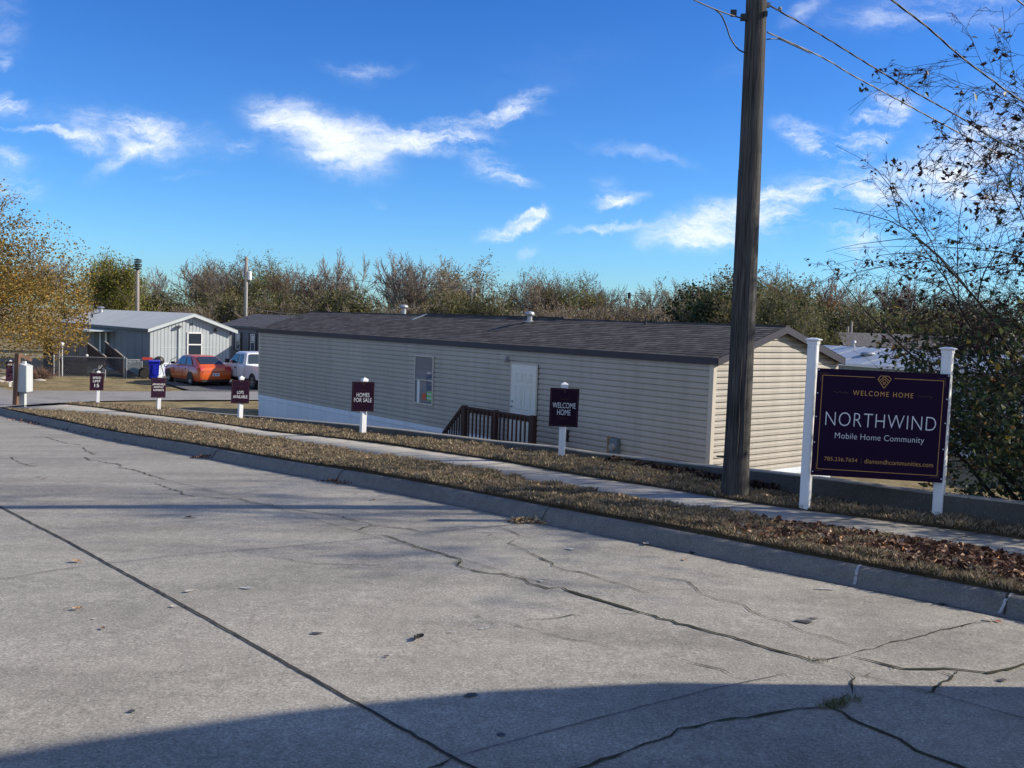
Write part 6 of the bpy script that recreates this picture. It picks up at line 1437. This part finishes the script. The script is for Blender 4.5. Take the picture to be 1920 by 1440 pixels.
# --- leafy tree at the right edge: multi-stemmed, dark leaves below, near bare above
rg=random.Random(31); segs=[];tips=[]
base=gp(2010,13.2); base=np.array([8.05,13.2,terrain(8.05,13.2)])
TOPZ=4.6-base[2]
def br(p,d,L_,r,lev,mx=4):
    n=6 if lev<2 else 4; pts=[p]; q=p
    for i in range(n):
        d=(d+Vector((rg.gauss(0,.13)-(.05 if lev==0 else 0),rg.gauss(0,.13),rg.gauss(0,.09)+(-.06 if lev==0 else -.10 if lev==1 else -.04)))).normalized(); q=q+d*L_/n; pts.append(q); segs.append((pts[-2],q,max(.0022,r*(1-.93*i/n)),max(.0018,r*(1-.93*(i+1)/n)),lev))
        if q.x<-(2.55+.25*max(0,min(3,q.z-2.6))) or (q.z<2.2 and q.x<-2.0): return
    if lev>=2:
        for pt in pts[1:]: tips.append((pt,d,lev))
    if lev>=mx: return
    K=[12,10,6,3][lev]
    for k in range(K):
        t=.12+.88*(k+rg.random())/K; f=t*n; i=min(n-1,int(f)); b=pts[i].lerp(pts[i+1],f-i); s=Vector((rg.gauss(0,1),rg.gauss(0,1),rg.gauss(0,.7))); s=(s-d*s.dot(d)).normalized(); ang=rg.uniform(.45,1.05); dd=(d*math.cos(ang)+s*math.sin(ang)).normalized()
        br(b,dd,L_*rg.uniform(.28,.5)*(1.15-.45*t),max(.0035,r*(1-.65*t)*.45),lev+1,mx)
stems=[(-.95,-.15,1.6,5.6),(-.70,.2,2.4,6.4),(-.45,-.3,2.6,6.9),(-1.1,.0,.95,4.0),(-.95,-.5,.6,3.3),(-.9,.5,1.1,4.3),(-.2,.1,2.8,7.2),(.3,-.2,2.6,6.8),(.8,.3,1.9,6.0),(1.0,-.3,1.3,5.0),(.2,.8,1.6,5.5),(.1,-.8,1.5,4.6),(-.55,-.75,1.1,3.6),(-.35,.4,2.2,6.6),(-.6,-.1,2.2,6.3),(-.3,-.6,2.3,6.4),(-.15,.3,2.6,7.4),(-.8,.3,1.9,5.6)]
for a,b,c,Ls in stems: br(Vector((rg.gauss(0,.15),rg.gauss(0,.15),-.1)),Vector((a,b,c)).normalized(),Ls,.045,0)
ft=empty('leafy_tree',tuple(base),0,'dark leafy multi stemmed tree with bare upper twigs at the right edge','tree')
seg_mesh('trunk',[s for s in segs if s[4]<1],M['twigdark'],ft,sides=(7,6,5,4,3,3)); seg_mesh('crown',[s for s in segs if s[4]>=1],M['twigdark'],ft,rmin=.0028,sides=(6,5,4,3,3,3))
P=np.array([tuple(t[0]) for t in tips]); print('tips',len(P),P.min(0),P.max(0))
zz_=P[:,2]; w=np.clip(1.15-(zz_-1.9)/2.3,.05,1)**1.5; w/=w.sum()
nl=26000; C=P[R.choice(len(P),nl,p=w)]+R.normal(size=(nl,3))*np.array([.10,.10,.09]); k=C[:,2]>.15; C=C[k]
leaf_cloud('foliage',C,.095*R.uniform(.6,1.35,len(C)),M['dleaf'],1.,parent=ft,aspect=.62,curl=.5)
n=13000; C=np.stack([R.uniform(-2.5,1.2,n),R.uniform(-1.7,1.7,n),R.uniform(.25,5.2,n)],-1)
k=((C[:,0]+.55)/1.75)**2+(C[:,1]/1.7)**2+((C[:,2]-1.9)/2.9)**2<1+.35*np.sin(C[:,2]*4+C[:,1]*2); k&=(np.sin(C[:,0]*4.3)+np.sin(C[:,1]*3.9+1)+np.sin(C[:,2]*4.7+2))>.1; k&=R.uniform(0,1,n)<np.clip(1.0-(C[:,2]-2.2)/4.,.2,.75); C=C[k]
leaf_cloud('inner_foliage',C,.095*R.uniform(.6,1.35,len(C)),M['dleaf'],1.,parent=ft,aspect=.62,curl=.5)
hi=P[zz_>3.6]; C=hi[R.integers(0,len(hi),900)]; C=np.repeat(C,3,0)+R.normal(size=(2700,3))*.035
leaf_cloud('upper_foliage',C,.085*R.uniform(.7,1.3,len(C)),M['drleaf'],1.,parent=ft,aspect=.5,curl=.5)
# --- shade tree beyond the right edge
segs,tips=skel(55,6.8,spread=.85,r0=.24,kids=(10,7,6,4),start=.22,up=.25)
sx,sy=12.3,13.4; s2=empty('leafy_tree',(sx,sy,float(terrain(sx,sy))),0,'spreading half leafed tree standing outside the right edge','tree')
seg_mesh('trunk',[s for s in segs if s[4]<=1],M['bark'],s2); seg_mesh('crown',[s for s in segs if s[4]>1],M['twigdark'],s2,rmin=.006)
P=np.array([tuple(t[0]) for t in tips]); C=P[R.integers(0,len(P),12000)]+R.normal(size=(12000,3))*.25; leaf_cloud('foliage',C,.12*R.uniform(.6,1.4,12000),M['dleaf'],1.,parent=s2,aspect=.7)
# ------------------------------------------------------------------ LIGHT, SKY, CAMERA
SAZ=(.997,.075); EL=math.radians(27.)
sd=Vector((SAZ[0]*math.cos(EL),SAZ[1]*math.cos(EL),math.sin(EL))).normalized()
l=bpy.data.lights.new('sun','SUN'); l.energy=4.95; l.angle=math.radians(.9); l.color=(1,.905,.75); lo=bpy.data.objects.new('sun',l); COL.objects.link(lo); lo.rotation_euler=sd.to_track_quat('Z','Y').to_euler()
wd=bpy.data.worlds.new('World'); S.world=wd; wd.use_nodes=True; nt=wd.node_tree; bg=nt.nodes['Background']
sky=N(nt,'ShaderNodeTexSky'); sky.sky_type='NISHITA'; sky.sun_disc=False; sky.sun_elevation=EL; sky.sun_rotation=math.atan2(SAZ[0],SAZ[1]); sky.altitude=300; sky.air_density=1.; sky.dust_density=.3; sky.ozone_density=2.
hs_=N(nt,'ShaderNodeHueSaturation'); hs_.inputs['Saturation'].default_value=1.22; hs_.inputs['Value'].default_value=1.; L(nt,sky.outputs[0],hs_.inputs['Color'])
tc=N(nt,'ShaderNodeTexCoord'); sp=N(nt,'ShaderNodeSeparateXYZ'); L(nt,tc.outputs['Generated'],sp.inputs[0])
er=ramp(nt,[(.0,(.37,.64,1.0)),(.06,(.34,.61,.98)),(.22,(.28,.53,.90)),(.42,(.18,.43,.82)),(1,(.16,.40,.8))]); L(nt,sp.outputs[2],er.inputs[0])
tm=N(nt,'ShaderNodeMix',data_type='RGBA',blend_type='MULTIPLY'); tm.inputs[0].default_value=1; L(nt,hs_.outputs[0],tm.inputs[6]); L(nt,er.outputs[0],tm.inputs[7])
ymx=N(nt,'ShaderNodeMath',operation='MAXIMUM'); L(nt,sp.outputs[1],ymx.inputs[0]); ymx.inputs[1].default_value=.05
dx=N(nt,'ShaderNodeMath',operation='DIVIDE'); L(nt,sp.outputs[0],dx.inputs[0]); L(nt,ymx.outputs[0],dx.inputs[1])
dz=N(nt,'ShaderNodeMath',operation='DIVIDE'); L(nt,sp.outputs[2],dz.inputs[0]); L(nt,ymx.outputs[0],dz.inputs[1])
P0=N(nt,'ShaderNodeCombineXYZ'); L(nt,dx.outputs[0],P0.inputs[0]); L(nt,dz.outputs[0],P0.inputs[1])
def noise(vec_,scale,detail=6,rough=.6,st=(1,1,1),rot=0,loc=(0,0,0)):
    mp=N(nt,'ShaderNodeMapping'); mp.inputs['Scale'].default_value=st; mp.inputs['Rotation'].default_value=(0,0,rot); mp.inputs['Location'].default_value=loc; L(nt,vec_,mp.inputs[0])
    n=N(nt,'ShaderNodeTexNoise'); n.inputs['Scale'].default_value=scale; n.inputs['Detail'].default_value=detail; n.inputs['Roughness'].default_value=rough; L(nt,mp.outputs[0],n.inputs['Vector']); return n
wn=noise(P0.outputs[0],9,5,.6); sb=N(nt,'ShaderNodeVectorMath',operation='SUBTRACT'); L(nt,wn.outputs['Color'],sb.inputs[0]); sb.inputs[1].default_value=(.5,.5,.5)
sc_=N(nt,'ShaderNodeVectorMath',operation='SCALE'); L(nt,sb.outputs[0],sc_.inputs[0]); sc_.inputs['Scale'].default_value=.045
pw=N(nt,'ShaderNodeVectorMath',operation='ADD'); L(nt,P0.outputs[0],pw.inputs[0]); L(nt,sc_.outputs[0],pw.inputs[1]); wn2=noise(pw.outputs[0],34,5,.65); sb2=N(nt,'ShaderNodeVectorMath',operation='SUBTRACT'); L(nt,wn2.outputs['Color'],sb2.inputs[0]); sb2.inputs[1].default_value=(.5,.5,.5)
sc2=N(nt,'ShaderNodeVectorMath',operation='SCALE'); L(nt,sb2.outputs[0],sc2.inputs[0]); sc2.inputs['Scale'].default_value=.022
pw2=N(nt,'ShaderNodeVectorMath',operation='ADD'); L(nt,pw.outputs[0],pw2.inputs[0]); L(nt,sc2.outputs[0],pw2.inputs[1]); PW=pw2.outputs[0]
# clouds: (pixel x, y, half length, half height, tilt degrees (up to the right positive), weight)
CL=[(245,248,150,30,-4,.7),(280,238,60,22,-15,.5),(80,250,80,5,-3,.6),(215,300,60,14,35,.55),(160,275,40,14,-10,.4),(340,325,50,8,5,.3),
(540,215,60,24,-12,.55),(600,262,130,42,-14,.6),(655,305,70,24,-10,.45),(455,285,35,11,15,.5),(700,258,90,20,0,.5),
(815,262,80,22,6,1.),(900,258,60,16,5,.5),(905,222,90,9,8,.75),(975,200,50,15,32,1.),(925,312,55,24,-22,.75),(965,332,45,11,-12,.7),
(960,428,62,11,18,1.1),(1005,410,30,9,30,.8),(1155,378,45,12,8,.9),(1145,355,35,16,-30,.35),(1140,430,75,6,6,.7),(1190,285,100,9,-8,.4),
(1540,268,80,16,-18,1.0),(1520,275,38,14,-22,.7),(1630,250,85,26,38,1.5),(1665,215,40,28,50,1.1),
(1300,445,90,22,5,1.),(1400,405,110,32,10,1.1),(1530,375,120,32,10,1.),(1660,355,80,28,8,.8),(1600,440,70,24,-28,.9),(1480,400,80,20,0,.6),
(1790,10,170,30,4,.5),(1640,40,110,20,0,.3),(1505,20,50,14,38,.4),(1860,280,110,80,20,.9),(1800,330,100,50,0,.7),(1900,420,80,60,0,.5),
(2,190,22,40,70,.9),(15,292,50,16,-10,.6),(25,345,60,18,-8,.7),(2,40,45,55,0,.35),(2,110,20,15,0,.5),(690,125,75,9,8,.4),(650,135,60,14,-10,.2),(985,475,25,9,35,.35),(1050,130,200,40,20,.06),(712,380,20,6,-15,.25),(1380,120,60,20,20,.10)]
acc=None
for px,py,a,b,tl,w in CL:
    r=ray(px,py); mp=N(nt,'ShaderNodeMapping'); mp.vector_type='TEXTURE'; mp.inputs['Location'].default_value=(r[0]/r[1],r[2]/r[1],0); mp.inputs['Rotation'].default_value=(0,0,math.radians(tl)-.033); mp.inputs['Scale'].default_value=(a*1.75/F,b*2.25/F,1); L(nt,PW,mp.inputs[0])
    ln_=N(nt,'ShaderNodeVectorMath',operation='LENGTH'); L(nt,mp.outputs[0],ln_.inputs[0])
    mr=N(nt,'ShaderNodeMapRange'); mr.interpolation_type='SMOOTHERSTEP'; mr.inputs['From Min'].default_value=1.; mr.inputs['From Max'].default_value=0.; mr.inputs['To Min'].default_value=0; mr.inputs['To Max'].default_value=w; L(nt,ln_.outputs['Value'],mr.inputs['Value'])
    if acc is None: acc=mr.outputs[0]
    else:
        ad=N(nt,'ShaderNodeMath',operation='ADD'); L(nt,acc,ad.inputs[0]); L(nt,mr.outputs[0],ad.inputs[1]); acc=ad.outputs[0]
mn=N(nt,'ShaderNodeMath',operation='MINIMUM'); L(nt,acc,mn.inputs[0]); mn.inputs[1].default_value=.95; acc=mn.outputs[0]
n1=noise(PW,30,10,.72,(.40,1.9,1),.3); n2=noise(PW,8,5,.55,(.8,1.3,1),-.3,(3,1,0))
av=N(nt,'ShaderNodeMath',operation='ADD'); L(nt,n1.outputs['Fac'],av.inputs[0]); L(nt,n2.outputs['Fac'],av.inputs[1])
mr=N(nt,'ShaderNodeMapRange'); mr.inputs['From Min'].default_value=.72; mr.inputs['From Max'].default_value=1.30; mr.inputs['To Min'].default_value=-.15; mr.inputs['To Max'].default_value=1.6; L(nt,av.outputs[0],mr.inputs['Value'])
ml=N(nt,'ShaderNodeMath',operation='MULTIPLY'); L(nt,acc,ml.inputs[0]); L(nt,mr.outputs[0],ml.inputs[1])
dn=N(nt,'ShaderNodeMapRange'); dn.interpolation_type='SMOOTHSTEP'; dn.inputs['From Min'].default_value=-.05; dn.inputs['From Max'].default_value=1.25; dn.inputs['To Max'].default_value=.95; L(nt,ml.outputs[0],dn.inputs['Value'])
gt=N(nt,'ShaderNodeMath',operation='GREATER_THAN'); L(nt,sp.outputs[1],gt.inputs[0]); gt.inputs[1].default_value=.06
dm=N(nt,'ShaderNodeMath',operation='MULTIPLY'); L(nt,dn.outputs[0],dm.inputs[0]); L(nt,gt.outputs[0],dm.inputs[1])
mx=N(nt,'ShaderNodeMix',data_type='RGBA'); L(nt,dm.outputs[0],mx.inputs[0]); L(nt,tm.outputs[2],mx.inputs[6]); CLOUDCOL=mx.inputs[7]; MXC=mx; CLOUDCOL.default_value=(5.5,5.8,6.2,1)
nb=N(nt,'ShaderNodeTexNoise'); nb.inputs['Scale'].default_value=2.2; nb.inputs['Detail'].default_value=7; nb.inputs['Roughness'].default_value=.6; L(nt,tc.outputs['Generated'],nb.inputs['Vector'])  # cloud bank added behind the camera, out of view, to brighten the shade
nr=N(nt,'ShaderNodeMapRange'); nr.interpolation_type='SMOOTHSTEP'; nr.inputs['From Min'].default_value=.36; nr.inputs['From Max'].default_value=.62; L(nt,nb.outputs['Fac'],nr.inputs['Value'])
bk=N(nt,'ShaderNodeMapRange'); bk.interpolation_type='SMOOTHSTEP'; bk.inputs['From Min'].default_value=.30; bk.inputs['From Max'].default_value=-.15; L(nt,sp.outputs[1],bk.inputs['Value'])
bm=N(nt,'ShaderNodeMath',operation='MULTIPLY'); L(nt,nr.outputs[0],bm.inputs[0]); L(nt,bk.outputs[0],bm.inputs[1])
mb2=N(nt,'ShaderNodeMix',data_type='RGBA'); L(nt,bm.outputs[0],mb2.inputs[0]); L(nt,mx.outputs[2],mb2.inputs[6]); mb2.inputs[7].default_value=(2.45,2.95,3.75,1)
L(nt,mb2.outputs[2],bg.inputs['Color']); bg.inputs['Strength'].default_value=.142
wd.cycles.sampling_method='MANUAL'; wd.cycles.sample_map_resolution=512
cam=bpy.data.cameras.new('camera'); co=bpy.data.objects.new('camera',cam); COL.objects.link(co); S.camera=co
m4=Matrix([[*map(float,RC[i]),0] for i in range(3)]+[[0,0,0,1]]); co.matrix_world=m4; cam.sensor_width=36; cam.sensor_fit='HORIZONTAL'; cam.lens=F/1920*36; cam.clip_end=5000; cam.clip_start=.1
S.render.resolution_x=1024; S.render.resolution_y=768
S.view_settings.view_transform='Standard'; S.view_settings.look='None'; S.view_settings.gamma=1; S.view_settings.exposure=.42
